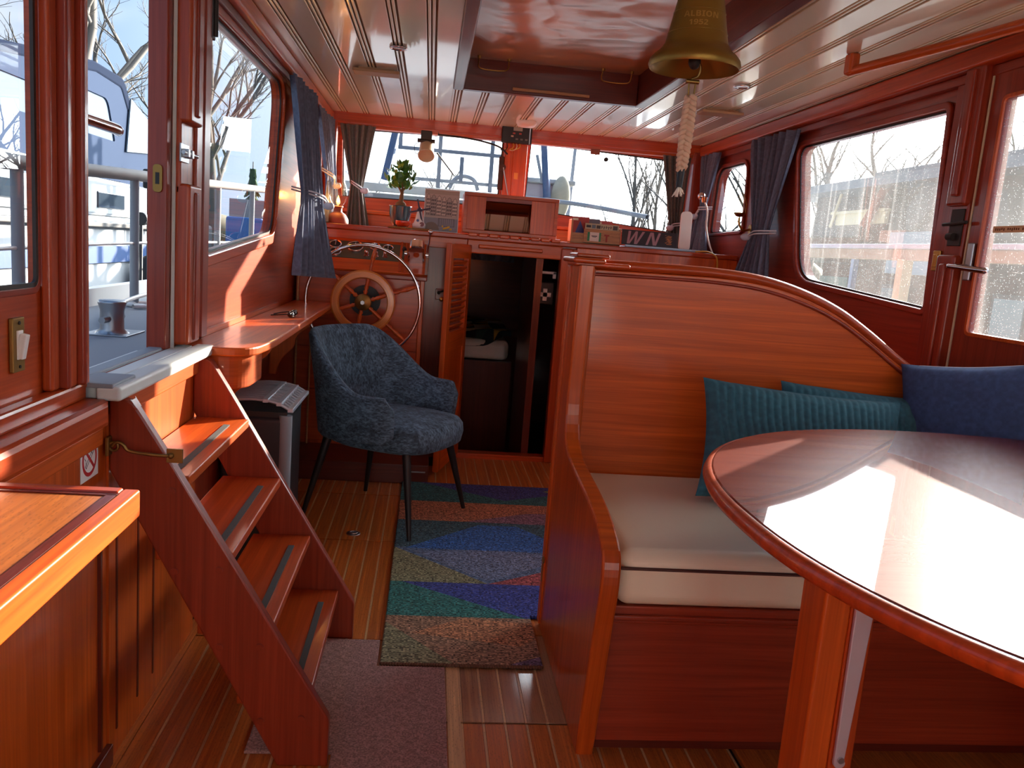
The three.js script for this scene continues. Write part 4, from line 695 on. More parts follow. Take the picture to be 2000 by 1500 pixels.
{
  const t = thing('potted_ficus', 'small bonsai ficus in a blue glazed pot on the ledge', 'plant', [-0.187, LY, -4.82]);
  mesh('pot', lathe([[0, 0.018], [0.038, 0.018], [0.052, 0.04], [0.062, 0.085], [0.063, 0.125], [0.066, 0.13], [0.060, 0.13], [0.058, 0.115], [0, 0.115]], 40), phys({ color: C('#4a7486'), roughness: 0.25, clearcoat: 0.8, map: tex(128, 128, (u, v) => { const k = 150 + 90 * fbm(u * 24, v * 4, 24, 4, 3, 3) - 40 * vn(u * 40, v * 2, 40, 2, 6); return [k * 0.9, k, k]; }) }), t);
  mesh('saucer_foot', cyl(0.04, 0.036, 0.018, 0, 0.009, 0, 24), M.iron, t);
  mesh('soil', cyl(0.057, 0.057, 0.006, 0, 0.118, 0, 24), M.bark, t);
  mesh('trunk', [sph(0.026, 0, 0.135, 0, 1.2, 0.9, 1), bar(V(0, 0.135, 0), V(0.006, 0.225, 0), 0.017, 0.008, 10), bar(V(0.004, 0.20, 0), V(-0.03, 0.26, 0.015), 0.006, 0.004, 8), bar(V(0.005, 0.21, 0), V(0.04, 0.265, -0.01), 0.006, 0.004, 8), bar(V(0.006, 0.22, 0), V(0.004, 0.30, 0.01), 0.006, 0.004, 8)], M.bark, t);
  const leafShape = new THREE.Shape(); leafShape.moveTo(0, 0); leafShape.bezierCurveTo(0.013, 0.006, 0.014, 0.024, 0, 0.040); leafShape.bezierCurveTo(-0.014, 0.024, -0.013, 0.006, 0, 0);
  const lg = new THREE.ExtrudeGeometry(leafShape, { depth: 0.0008, bevelEnabled: false, curveSegments: 5 }); { const p = lg.attributes.position; for (let i = 0; i < p.count; i++) p.setZ(i, p.getZ(i) + 6 * p.getX(i) * p.getX(i) - 4 * p.getY(i) * p.getY(i)); lg.computeVertexNormals(); }
  for (let i = 0; i < 150; i++) { const a = rr(0, 6.283), e = rr(-0.75, 1.45), q = rr(0.55, 1), o = mesh('leaf', lg, i % 4 ? M.leaf : M.leafLight, t); o.position.set(0.085 * q * Math.cos(a) * Math.cos(e), 0.272 + 0.088 * q * Math.sin(e), 0.075 * q * Math.sin(a) * Math.cos(e)); o.rotation.set(rr(-1, 1) + 0.4, -a + Math.PI / 2 + rr(-0.6, 0.6), rr(-1.2, 1.2), 'YXZ'); o.scale.setScalar(rr(0.95, 1.35)); }
}
{
  const m = thing('wicker_mat', 'small wicker mat under the plant and the figurine', 'mat', [-0.13, LY, -4.735]);
  const st = []; for (let i = 0; i < 9; i++) st.push(tube([[-0.115, 0.006, -0.045 + i * 0.0115], [0, 0.0065, -0.045 + i * 0.0115], [0.115, 0.006, -0.045 + i * 0.0115]], 0.0058, 10, 6)); mesh('weave', st, std({ color: C('#a5763f'), roughness: 0.9 }), m).userData = { kind: 'stuff' };
  const t = thing('tealight_holder', 'small glossy orange-red candle holder in front of the plant pot', 'candle holder', [-0.165, LY + 0.012, -4.735]);
  mesh('bowl', lathe([[0, 0.004], [0.03, 0.002], [0.042, 0.015], [0.043, 0.034], [0.039, 0.034], [0.036, 0.018], [0, 0.012]], 28), phys({ color: C('#d8401c'), roughness: 0.25, clearcoat: 0.7 }), t);
  mesh('wax', cyl(0.03, 0.03, 0.012, 0, 0.024, 0, 20), M.white, t);
  const w = thing('windmill_figurine', 'delft blue and white windmill figurine on the ledge', 'figurine', [-0.075, LY + 0.012, -4.725]);
  mesh('house', lathe([[0, 0], [0.036, 0.0], [0.038, 0.022], [0.030, 0.03], [0.022, 0.055], [0.016, 0.085], [0.012, 0.10], [0, 0.108]], 20), std({ color: C('#e9ebf0'), roughness: 0.25 }), w);
  mesh('cap', lathe([[0.016, 0.092], [0.015, 0.105], [0, 0.118]], 16), std({ color: C('#3a3350'), roughness: 0.4 }), w);
  for (let i = 0; i < 4; i++) mesh('sail', bb(-0.0045, 0.0045, 0.006, 0.062, -0.0015, 0.0015).rotateZ(0.25 + i * Math.PI / 2).translate(0, 0.098, 0.02), std({ color: C('#3b2f42'), roughness: 0.5 }), w);
  mesh('flower_mark', [cyl(0.013, 0.013, 0.004, 0.016, 0.022, 0.034, 14, 'z')], std({ color: C('#7b4a52'), roughness: 0.4 }), w);
  mesh('blue_mark', [cyl(0.008, 0.008, 0.004, -0.008, 0.042, 0.0265, 12, 'z')], std({ color: C('#54639a'), roughness: 0.4 }), w);
}
{
  const t = thing('canal_house_print', 'grey print of canal houses with yellow tulips standing on the ledge', 'print', [0.046, LY, -4.73]); t.rotation.x = -0.10;
  mesh('board', bb(-0.098, 0.098, 0, 0.238, -0.006, 0), M.white, t);
  const pt = canvasTex(400, 480, (g, w, h) => {
    g.fillStyle = '#c3b2a6'; g.fillRect(0, 0, w, h); g.fillStyle = '#b3a394'; g.fillRect(0, 0, w, h * 0.1);
    g.strokeStyle = '#2c2a2c'; g.lineWidth = 3;
    let x = 14; for (let i = 0; i < 6; i++) { const bw = 52 + (i * 37) % 22, top = 50 + (i * 53) % 46; g.fillStyle = ['#d2c3b6', '#b3a59c', '#d6c8ba'][i % 3]; g.beginPath(); g.moveTo(x, 300); g.lineTo(x, top + 40); g.lineTo(x + bw * 0.2, top + 40); g.lineTo(x + bw * 0.2, top + 18); g.lineTo(x + bw / 2, top); g.lineTo(x + bw * 0.8, top + 18); g.lineTo(x + bw * 0.8, top + 40); g.lineTo(x + bw, top + 40); g.lineTo(x + bw, 300); g.closePath(); g.fill(); g.stroke(); g.fillStyle = '#2f3038'; for (let r = 0; r < 5; r++) for (let c = 0; c < 3; c++) g.fillRect(x + bw * (0.14 + c * 0.28), top + 52 + r * 42, bw * 0.15, 26); x += bw + 2; }
    g.fillStyle = '#8d929c'; g.fillRect(0, 300, w, 180); g.fillStyle = '#b7aca3'; g.fillRect(0, 300, w, 26); g.fillStyle = '#7d746c'; g.beginPath(); g.arc(90, 470, 92, Math.PI, 0); g.fill(); g.strokeRect(170, 330, 190, 90); for (let i = 0; i < 8; i++) { g.beginPath(); g.moveTo(180 + i * 24, 330); g.lineTo(180 + i * 24, 420); g.stroke(); }
    g.fillStyle = '#e0b52c'; for (let i = 0; i < 9; i++) { g.beginPath(); g.ellipse(222 + i * 13, 420 + (i * 29) % 34, 8, 12, 0, 0, 7); g.fill(); } g.fillStyle = '#4f6a38'; for (let i = 0; i < 8; i++) g.fillRect(224 + i * 13, 448, 3, 32);
  });
  const pg = new THREE.PlaneGeometry(0.19, 0.228).translate(0, 0.119, 0.0006); mesh('print', pg, std({ map: pt, roughness: 0.6 }), t);
}
{
  const t = thing('letter_box', 'small wooden box with postcards and a letter T on the ledge', 'box', [0.93, LY, -4.73]);
  mesh('back', wood(bb(-0.145, 0.145, 0, 0.11, -0.06, -0.052), 'x'), M.pale, t); mesh('front', wood(bb(-0.07, 0.145, 0, 0.085, 0.03, 0.04, 0.003), 'x'), M.pale, t); mesh('side', wood(bb(-0.145, -0.135, 0, 0.135, -0.06, 0.04, 0.004), 'y'), M.pale, t); mesh('side', wood(bb(0.137, 0.146, 0, 0.10, -0.06, 0.04, 0.003), 'y'), M.pale, t); mesh('bottom', wood(bb(-0.145, 0.145, 0, 0.008, -0.06, 0.04), 'x'), M.pale, t); mesh('front_low', wood(bb(-0.135, -0.07, 0, 0.06, 0.025, 0.033), 'x'), M.pale, t);
  const lt = new TextGeometry('T', { font, size: 0.042, depth: 0.003, curveSegments: 3 }).translate(0.048, 0.018, 0.040); mesh('letter', lt, std({ color: C('#9c2f22'), roughness: 0.5 }), t);
  mesh('stamp', [bb(-0.048, 0.03, 0.018, 0.068, 0.040, 0.0425)], std({ map: canvasTex(128, 80, (g, w, h) => { g.fillStyle = '#e9e6da'; g.fillRect(0, 0, w, h); g.fillStyle = '#2e8b57'; g.fillRect(0, 0, 22, h); g.fillRect(w - 18, 0, 18, h); g.fillStyle = '#2a2a2a'; g.fillRect(38, 30, 54, 7); g.fillRect(48, 40, 34, 4); }), roughness: 0.5 }), t);
  const cards = [['#b23b34', '#3d4f9c', -0.085], ['#6f6b78', '#d39a3c', -0.02], ['#c2504a', '#e3b04e', 0.055]];
  cards.forEach(([a, b, x], i) => { const k = thing('postcard', ['red and blue postcard at the left in the wooden box', 'grey and amber postcard in the middle of the wooden box', 'red and yellow postcard at the right in the wooden box'][i], 'postcard', [0.93 + x, LY + 0.012, -4.755 - i * 0.006], 'postcards in the wooden box'); mesh('card', bb(-0.052, 0.052, 0, 0.128 + 0.006 * (2 - i), -0.001, 0.001), std({ map: canvasTex(128, 128, (g, w, h) => { g.fillStyle = a; g.fillRect(0, 0, w, h); g.fillStyle = b; g.beginPath(); g.moveTo(20, 110); g.lineTo(64, 20); g.lineTo(112, 96); g.fill(); g.fillStyle = '#e8dcc0'; g.fillRect(10, 8, 40, 12); }), roughness: 0.5 }), k); });
  const st = one('card_strip', bb(0.868, 1.066, LY + 0.084, LY + 0.118, -4.712, -4.709), std({ map: canvasTex(512, 96, (g, w, h) => { g.fillStyle = '#cdbf9c'; g.fillRect(0, 0, w, h); g.fillStyle = '#3a3a40'; for (let i = 0; i < 5; i++) { g.fillRect(246 + i * 34, 26 + (i % 2) * 8, 10, 44); g.fillRect(246 + i * 34, 40, 24, 9); } g.fillRect(18, 28, 70, 40); g.fillStyle = '#6f8390'; g.fillRect(100, 20, 60, 56); g.fillStyle = '#4d4a46'; g.fillRect(172, 24, 60, 52); g.fillRect(420, 16, 70, 66); }), roughness: 0.6 }), 'pale picture strip in the front of the wooden box', 'card');
}
{
  const t = thing('number_plate_sign', 'dark sign with slanted pink letters W N leaning on the ledge', 'sign', [1.255, LY + 0.016, -4.72]); t.rotation.x = -0.18;
  mesh('plate', bb(-0.165, 0.165, 0, 0.088, -0.004, 0, 0.002), std({ color: C('#2b2226'), roughness: 0.4 }), t);
  mesh('print', new THREE.PlaneGeometry(0.325, 0.084).translate(0, 0.044, 0.0006), std({ roughness: 0.45, map: canvasTex(640, 168, (g, w, h) => { g.fillStyle = '#33262a'; g.fillRect(0, 0, w, h); g.save(); g.transform(1, 0, -0.35, 1, 60, 0); g.font = 'bold 208px sans-serif'; g.fillStyle = '#b8898e'; g.fillText('W', 16, 160); g.fillText('N', 252, 160); g.restore(); g.fillStyle = '#c9793f'; for (let i = 0; i < 22; i++) g.fillRect(500 + (i * 29) % 70, 30 + i * 5, 18 + (i * 13) % 22, 4 + (i % 3) * 2); }) }), t);
  const y = one('serving_tray', [bb(1.09, 1.53, LY, LY + 0.006, -4.80, -4.62, 0.003), bb(1.09, 1.53, LY + 0.004, LY + 0.014, -4.628, -4.62, 0.003)], std({ color: C('#9fb6cc'), roughness: 0.3, metalness: 0.3 }), 'pale blue flat tray under the dark sign', 'tray');
  const b = one('white_board', [extr(rect(-0.035, 0.035, 0, 0.235, 0.03), 0.018, 0.004).rotateX(-0.06).translate(1.515, LY + 0.007, -4.90)], M.white, 'white rounded board standing behind the starboard curtain', 'board');
  const l = thing('gooseneck_lamp', 'chrome gooseneck lamp with white cable in the front starboard corner', 'lamp', [1.60, LY, -4.72]);
  mesh('head', [sph(0.022, -0.06, 0.325, -0.02), cyl(0.014, 0.020, 0.03, -0.045, 0.305, -0.01, 16)], M.chrome, l);
  mesh('neck', tube([[-0.05, 0.315, -0.015], [-0.025, 0.25, 0], [-0.022, 0.15, 0.01], [0.0, 0.05, 0.04], [0.02, 0.004, 0.05]], 0.005, 40, 8), M.white, l);
  mesh('foot', cyl(0.02, 0.02, 0.006, 0.02, 0.003, 0.05, 16), M.black, l);
  one('yellow_cable', tube([[1.50, LY + 0.004, -4.62], [1.57, LY + 0.008, -4.60], [1.615, 1.255, -4.585], [1.63, 1.18, -4.59], [1.635, 1.06, -4.595]], 0.0045, 40, 6), std({ color: C('#d3a13a'), roughness: 0.5 }), 'yellow cable hanging over the edge of the starboard ledge', 'cable');
  const s = thing('wall_lamp', 'small brass wall lamp beside the tall starboard curtain', 'lamp', [1.735, 1.46, -4.46]);
  mesh('arm', tube([[0.012, -0.04, 0], [-0.03, -0.05, 0], [-0.055, -0.02, 0], [-0.06, 0.02, 0]], 0.006, 20, 8), M.brass, s); mesh('cup', lathe([[0, 0], [0.02, 0.004], [0.032, 0.018], [0.034, 0.024], [0.02, 0.02], [0, 0.018]], 20).translate(-0.06, 0.02, 0), M.brass, s); mesh('backplate', cyl(0.025, 0.025, 0.008, 0.010, -0.04, 0, 18, 'x'), M.brass, s);
  mesh('chimney', lathe([[0.016, 0.04], [0.022, 0.07], [0.017, 0.11], [0.015, 0.14]], 18).translate(-0.06, 0, 0), M.lampGlass, s);
  mesh('hoop', tube([[-0.092, 0.045, 0], [-0.09, 0.10, 0], [-0.06, 0.15, 0], [-0.03, 0.10, 0], [-0.028, 0.045, 0]], 0.002, 30, 5), M.brass, s);
}
// ---------------------------------------------------------------- fittings round the windscreen
{
  const t = thing('charge_controller', 'black solar charge controller with coloured wires at the windscreen post', 'controller', [0.495, 1.945, -5.345]);
  mesh('case', bb(-0.095, 0.095, -0.075, 0.055, -0.015, 0.025, 0.006), M.black, t);
  mesh('screen', bb(-0.025, 0.032, 0.0, 0.035, 0.0255, 0.0265), std({ color: C('#9aa39a'), roughness: 0.3 }), t);
  for (const [x, y, c] of [[-0.02, -0.016, '#a8443a'], [0.02, -0.016, '#a8443a'], [-0.03, -0.034, '#b8b0a0'], [0.0, -0.05, '#6c6a66'], [0.03, -0.05, '#6c6a66'], [0.06, -0.05, '#6c6a66']]) mesh('button', bb(x - 0.008, x + 0.008, y - 0.005, y + 0.005, 0.0245, 0.0275, 0.001), std({ color: C(c), roughness: 0.4 }), t);
  mesh('rail', bb(0.078, 0.083, -0.075, 0.055, 0.025, 0.028), M.steel, t);
  for (const [x, dx, dy, c] of [[-0.06, -0.02, 0.055, '#1d1d20'], [-0.04, -0.03, 0.05, '#b2342a'], [-0.02, -0.03, 0.045, '#d2b13a'], [0.0, -0.03, 0.05, '#d9c9a8'], [0.02, -0.04, 0.042, '#d8c23e']]) mesh('wire', tube([[x, -0.07, 0.01], [x + 0.004, -0.07 - dy * 0.6, 0.018], [x + dx * 0.6, -0.07 - dy, 0.012], [x + dx - 0.02, -0.075 - dy * 0.8, 0]], 0.0028, 16, 5), std({ color: C(c), roughness: 0.5 }), t);
  one('black_cable', tube([[0.0, 1.882, -5.36], [0.16, 1.878, -5.35], [0.30, 1.862, -5.34], [0.40, 1.835, -5.34], [0.445, 1.80, -5.345]], 0.006, 30, 6), M.black, 'black cable drooping along the windscreen header', 'cable');
  const f = thing('clip_fan', 'beige clip-on fan hanging from the windscreen header', 'fan', [-0.07, 1.885, -5.33]);
  mesh('clamp', [bb(-0.035, 0.035, -0.045, 0.01, -0.03, 0.02, 0.006), cyl(0.012, 0.012, 0.11, 0, -0.05, 0, 12, 'x')], M.iron, f);
  const hd = mesh('housing', lathe([[0, -0.06], [0.036, -0.058], [0.044, -0.048], [0.046, 0.04], [0.052, 0.045], [0.052, 0.055], [0.046, 0.055], [0.042, 0.04], [0, 0.036]], 32).rotateX(Math.PI - 0.75).translate(0.005, -0.105, 0.0), std({ color: C('#b5a78c'), roughness: 0.45 }), f);
  mesh('wire', [tube([[0.04, -0.02, 0], [0.075, -0.01, 0.005], [0.07, 0.01, 0]], 0.002, 12, 5), tube([[-0.04, -0.06, 0], [-0.07, -0.08, 0], [-0.062, -0.13, 0], [-0.04, -0.135, 0]], 0.002, 16, 5)], M.black, f);
  const cam = one('sensor_mount', [bb(0.985, 1.045, 1.855, 1.888, -5.40, -5.38, 0.003), cyl(0.012, 0.012, 0.012, 1.018, 1.862, -5.375, 14, 'z')], M.terracotta, 'small brown mount at the top of the starboard windscreen', 'mount');
  one('black_sensor', [cyl(0.014, 0.014, 0.02, 1.105, 1.838, -5.465, 16, 'z')], M.black, 'small black round sensor on the starboard windscreen', 'sensor');
  one('sticky_note', bb(0.50, 0.525, 1.655, 1.695, -5.385, -5.383), std({ color: C('#e8a860'), roughness: 0.8 }), 'small orange note stuck on the centre post', 'note');
  const w = thing('windscreen_wiper', 'rusty windscreen wiper mechanism beside the centre post', 'wiper', [0.415, 1.70, -5.385]);
  mesh('motor', [bb(-0.016, 0.016, -0.12, 0.09, -0.03, 0.0, 0.006), cyl(0.022, 0.022, 0.03, 0.006, 0.02, 0.008, 16, 'z')], std({ color: C('#4a3630'), roughness: 0.6, metalness: 0.4 }), w); mesh('arm', [bar(V(0.012, 0.02, 0.02), V(0.055, -0.15, 0.012), 0.005, 0.004)], M.steel, w);
  mesh('blade', [bar(V(-0.415, 0.09, -0.135), V(-0.29, -0.05, -0.135), 0.006, 0.004)], M.black, w);
}
// ---------------------------------------------------------------- small fittings on the port side
{
  const t = thing('light_switch', 'white rocker switch on a brass plate beside the side door', 'switch', [-0.70, 0.975, -1.475]);
  mesh('plate', bb(0, 0.008, -0.047, 0.047, -0.020, 0.020, 0.002), M.oldBrass, t); mesh('rocker', [bb(0.006, 0.011, -0.025, 0.025, -0.009, 0.009, 0.001), bb(0.008, 0.02, -0.022, 0.022, -0.007, 0.007, 0.002).rotateZ(-0.18)], M.white, t);
  for (const y of [-0.038, 0.038]) mesh('screw', cyl(0.003, 0.003, 0.003, 0.0085, y, 0, 8, 'x'), M.iron, t);
  const s = thing('no_smoking_sign', 'square no smoking sticker on the panel beside the steps', 'sign', [-0.6495, 0.728, -1.655]);
  mesh('sticker', bb(0, 0.001, -0.042, 0.042, -0.042, 0.042), M.white, s);
  mesh('print', new THREE.PlaneGeometry(0.083, 0.083).rotateY(Math.PI / 2).translate(0.0015, 0, 0), std({ roughness: 0.4, map: canvasTex(256, 256, (g, w) => { g.fillStyle = '#f2efea'; g.fillRect(0, 0, w, w); g.save(); g.translate(128, 128); g.rotate(-0.65); g.strokeStyle = '#222'; g.lineWidth = 6; g.strokeRect(-72, -10, 118, 20); g.strokeRect(46, -10, 28, 20); g.restore(); g.strokeStyle = '#222'; g.lineWidth = 5; g.beginPath(); g.moveTo(56, 110); g.bezierCurveTo(60, 128, 78, 120, 72, 142); g.bezierCurveTo(70, 152, 84, 150, 80, 166); g.stroke(); g.strokeStyle = '#c32b30'; g.lineWidth = 24; g.beginPath(); g.arc(128, 128, 98, 0, 7); g.stroke(); g.lineWidth = 22; g.beginPath(); g.moveTo(60, 60); g.lineTo(196, 196); g.stroke(); }) }), s);
  const l = thing('barrel_bolt', 'steel barrel bolt in the notch of the door post', 'bolt', [-0.678, 1.39, -2.36]);
  mesh('plate', bb(0, 0.004, -0.024, 0.024, -0.038, 0.038, 0.001), M.steel, l); mesh('bolt', [cyl(0.0055, 0.0055, 0.13, 0.012, 0, -0.02, 10, 'z')], M.steel, l);
  for (const z of [-0.025, 0.012]) mesh('strap', bb(0.002, 0.019, -0.011, 0.011, z - 0.008, z + 0.008, 0.002), M.steel, l);
  const k = thing('lock_plate', 'brass keyhole plate in the edge of the door jamb', 'lock', [-0.722, 1.315, -2.288]);
  mesh('plate', extr(rect(-0.012, 0.012, -0.036, 0.036, 0.011), 0.004, 0.001), M.oldBrass, k); mesh('keyhole', bb(-0.005, 0.005, -0.015, 0.015, 0.003, 0.005), M.black, k);
  const h = new THREE.Group(); h.name = 'door_handle'; h.position.set(-0.735, 1.375, -1.72); h.userData.label = 'chrome grab handle'; scene.getObjectByName('trim_1').add(h);
  mesh('grip', tube([[0.012, 0.025, 0.0], [0.008, 0.026, -0.12], [0.005, 0.028, -0.30], [0.0, 0.028, -0.325]], 0.013, 24, 12), M.chrome, h); mesh('grip_end', sph(0.013, 0.0, 0.028, -0.325), M.chrome, h); mesh('plate', bb(-0.006, 0.02, -0.05, 0.09, -0.002, 0.004, 0.001), M.steel, h);
  const g = new THREE.Group(); g.name = 'window_hinge'; g.position.set(-0.675, 1.80, -2.60); scene.getObjectByName('window_3').add(g);
  mesh('leaf', [bb(0, 0.008, -0.06, 0.05, -0.02, 0.02, 0.002)], M.iron, g); mesh('pin', cyl(0.008, 0.008, 0.10, 0.01, 0, -0.01, 10), M.iron, g);
  one('cable_pipe', bar(V(-0.672, 0.0, -4.36), V(-0.672, 1.0, -4.36), 0.006), M.pale, 'thin pale pipe in the corner left of the helm console', 'pipe'); one('cable_pipe', bar(V(-0.60, 0.10, -4.366), V(-0.60, 0.82, -4.366), 0.005), M.pale, 'thin pale pipe running down the front of the helm console', 'pipe');
  const key = thing('brass_latch', 'dark metal latch on the bulkhead between helm and doorway', 'latch', [0.07, 0.93, -4.615]);
  mesh('plate', bb(-0.03, 0.03, -0.03, 0.03, -0.012, 0.0, 0.003), M.woodDark, key); mesh('lever', [bar(V(-0.01, 0.01, 0.005), V(0.035, 0.03, 0.03), 0.006), sph(0.009, -0.012, 0.008, 0.012)], M.iron, key);
}
// forward berth
{
  const b = thing('berth', 'made-up berth with patterned blanket in the dark forward cabin', 'bed', [0.05, 0.44, -6.3]);
  mesh('mattress', bb(-0.53, 0.53, 0.0, 0.14, -0.6, 0.67, 0.04), M.white, b);
  const g = new THREE.PlaneGeometry(1.08, 1.2, 40, 40).rotateX(-Math.PI / 2); const p = g.attributes.position; for (let i = 0; i < p.count; i++) { const x = p.getX(i), z = p.getZ(i); p.setY(i, 0.175 + 0.05 * fbm(x * 4 + 9, z * 4 + 9, 64, 64, 4, 3) - 0.10 * smooth(0.50, 0.6, z + 0.06 * Math.sin(x * 9))); } g.translate(0, 0, 0.08); g.computeVertexNormals();
  mesh('blanket', g, std({ side: THREE.DoubleSide, roughness: 0.9, map: canvasTex(512, 512, (c, w) => { const col = ['#c9a13e', '#e3d6c0', '#2f4a4a', '#c9b7a6', '#1f2d38', '#b98c2e']; const n = 9, s = w / n; for (let i = 0; i < n; i++) for (let j = 0; j < n; j++) { c.fillStyle = col[Math.floor(hash(i, j, 2) * 6)]; c.beginPath(); c.moveTo(i * s, j * s); c.lineTo(i * s + s, j * s); c.lineTo(i * s, j * s + s); c.fill(); c.fillStyle = col[Math.floor(hash(i, j, 3) * 6)]; c.beginPath(); c.moveTo(i * s + s, j * s); c.lineTo(i * s + s, j * s + s); c.lineTo(i * s, j * s + s); c.fill(); } }) }), b);
  const v = one('cabin_valance', curtainGeo([[0, V(-0.3, 1.22, -5.75), V(0.58, 1.22, -5.75), 1], [1, V(-0.3, 1.12, -5.75), V(0.58, 1.12, -5.75), 1]], 14, 0.01, V(0, 0, 1), 6, 90), M.curtain, 'short dark blue curtain at the top of the forward cabin', 'curtain');
}
// dust and dried drops on the starboard glass
{
  const dirt = tex(1024, 1024, (u, v) => { let k = 16 + 26 * fbm(u * 5, v * 5, 5, 5, 91, 4); k += 46 * Math.pow(vn(u * 46, v * 2, 46, 2, 95), 7); const c = hash(Math.floor(u * 512), Math.floor(v * 512), 97); if (c > 0.985 - 0.03 * fbm(u * 8, v * 8, 8, 8, 99, 2) * (1 - v)) k += 110; return [k]; }, { srgb: false });
  const film = phys({ color: C('#f2f4f4'), roughness: 1, transmission: 0.6, thickness: 0, transparent: true, alphaMap: dirt, side: THREE.DoubleSide });
  for (const [n, p] of [['window_7', winR2], ['door_1', winR3]]) mesh('dust', new THREE.ShapeGeometry(outline(p), 8).rotateY(Math.PI / 2).translate(n === 'door_1' ? WR - 0.014 : WR + 0.005, 0, 0), film, scene.getObjectByName(n));
}

// ---------------------------------------------------------------- outside: the marina
{
  const w = struct('ground_water', 'grey harbour water round the boats', 'water'); mesh('surface', boxUV(bb(-90, 90, -0.9, -0.5, -34, 40), 'x'), M.water, w);
  const b = struct('ground_bank', 'grassy bank beyond the harbour', 'bank'); mesh('turf', boxUV(bb(-90, 90, -0.9, 0.3, -90, -34), 'x'), std({ color: C('#77725c'), roughness: 1 }), b);
  mesh('turf', boxUV(bb(14, 90, -0.9, 0.3, -34, 30), 'x'), std({ color: C('#77725c'), roughness: 1 }), b);
}
// own hull, side deck and rail
{
  const d = struct('ground_deck', 'pale grey side deck and hull of the boat', 'deck');
  mesh('side_deck', boxUV(bb(-1.66, -0.79, 0.70, 0.775, 3, -8.5), 'x'), M.hullWhite, d);
  mesh('side_deck', boxUV(bb(1.81, 2.5, 0.70, 0.775, 3, -8.5), 'x'), M.hullWhite, d);
  mesh('coachroof', boxUV(bb(-0.79, 1.81, 1.246, 1.32, -7.4, -5.51), 'x'), M.hullWhite, d);
  mesh('foredeck', boxUV(bb(-1.66, 2.5, 0.70, 0.775, -10.5, -8.5), 'x'), M.hullWhite, d);
  mesh('hull_side', [bb(-1.68, -1.62, -0.6, 0.86, 3, -10.5), bb(2.46, 2.52, -0.6, 0.86, 3, -10.5), bb(-1.66, 2.5, -0.6, 0.86, -10.56, -10.5)], M.white, d);
  mesh('coach_side', [bb(-0.79, -0.75, 0.775, 1.25, -7.4, -5.51), bb(1.81, 1.85, 0.775, 1.25, -7.4, -5.51), bb(-0.79, 1.85, 0.775, 1.25, -7.44, -7.4)], M.hullWhite, d);
  mesh('cabin_roof', [bb(-0.82, 1.87, 2.15, 2.20, -5.6, 2.5)], M.hullWhite, d);
  const r = thing('deck_rail', 'weathered wooden deck rail on white stanchions outside the side door', 'railing', [-1.49, 0.775, -4.4]);
  const wx = (z) => 0.55 + (-z - 2.0) * 0.042 + 0.0; // height above the deck
  mesh('hand_rail', [tube([[0, wx(1.0), 5.4], [0, wx(-3), 1.4], [0, wx(-4.64), -0.24], [0, wx(-6.8), -2.4], [0, wx(-8), -3.6]], 0.028, 60, 8).scale(1.3, 1, 1)], std({ color: C('#86827e'), roughness: 0.8 }), r);
  for (const z of [-1.6, -3.18, -4.37, -6.0, -7.1]) mesh('stanchion', [cyl(0.022, 0.022, wx(z) - 0.01, 0, wx(z) / 2, z + 4.4, 12), cyl(0.035, 0.03, 0.012, 0, 0.006, z + 4.4, 12)], M.hullWhite, r);
  mesh('wire', [tube([[0, wx(1) * 0.48, 5.4], [0, 0.30, 1], [0, 0.315, 0.03], [0, 0.33, -3.6]], 0.008, 30, 6)], M.white, r);
  mesh('strap', [bb(-0.04, 0.05, 0.60, 0.70, -0.30, -0.20, 0.01), bar(V(0.03, 0.60, -0.25), V(0.03, 0.42, -0.25), 0.008)], M.black, r);
  const b = thing('bollard', 'steel mooring bollard on the side deck', 'bollard', [-1.17, 0.775, -3.2]);
  mesh('post', lathe([[0, 0.13], [0.045, 0.128], [0.05, 0.118], [0.042, 0.09], [0.042, 0.02], [0.06, 0.006], [0.06, 0]], 24), M.steel, b); mesh('cross_bar', cyl(0.012, 0.012, 0.2, 0, 0.06, 0, 12, 'z'), M.steel, b); mesh('base_plate', bb(-0.08, 0.08, 0, 0.006, -0.12, 0.08, 0.002), M.steel, b);
  one('mooring_rope', [tube([[-1.17, 0.83, -3.2], [-1.35, 0.80, -3.6], [-1.45, 0.82, -4.2], [-1.46, 0.84, -5.0]], 0.011, 40, 8), tube([[-1.42, 0.79, -4.15], [-1.30, 0.787, -4.3], [-1.40, 0.787, -4.45], [-1.50, 0.787, -4.3], [-1.38, 0.79, -4.2]], 0.011, 40, 8)], M.white, 'pale mooring rope lying on the side deck', 'rope');
}
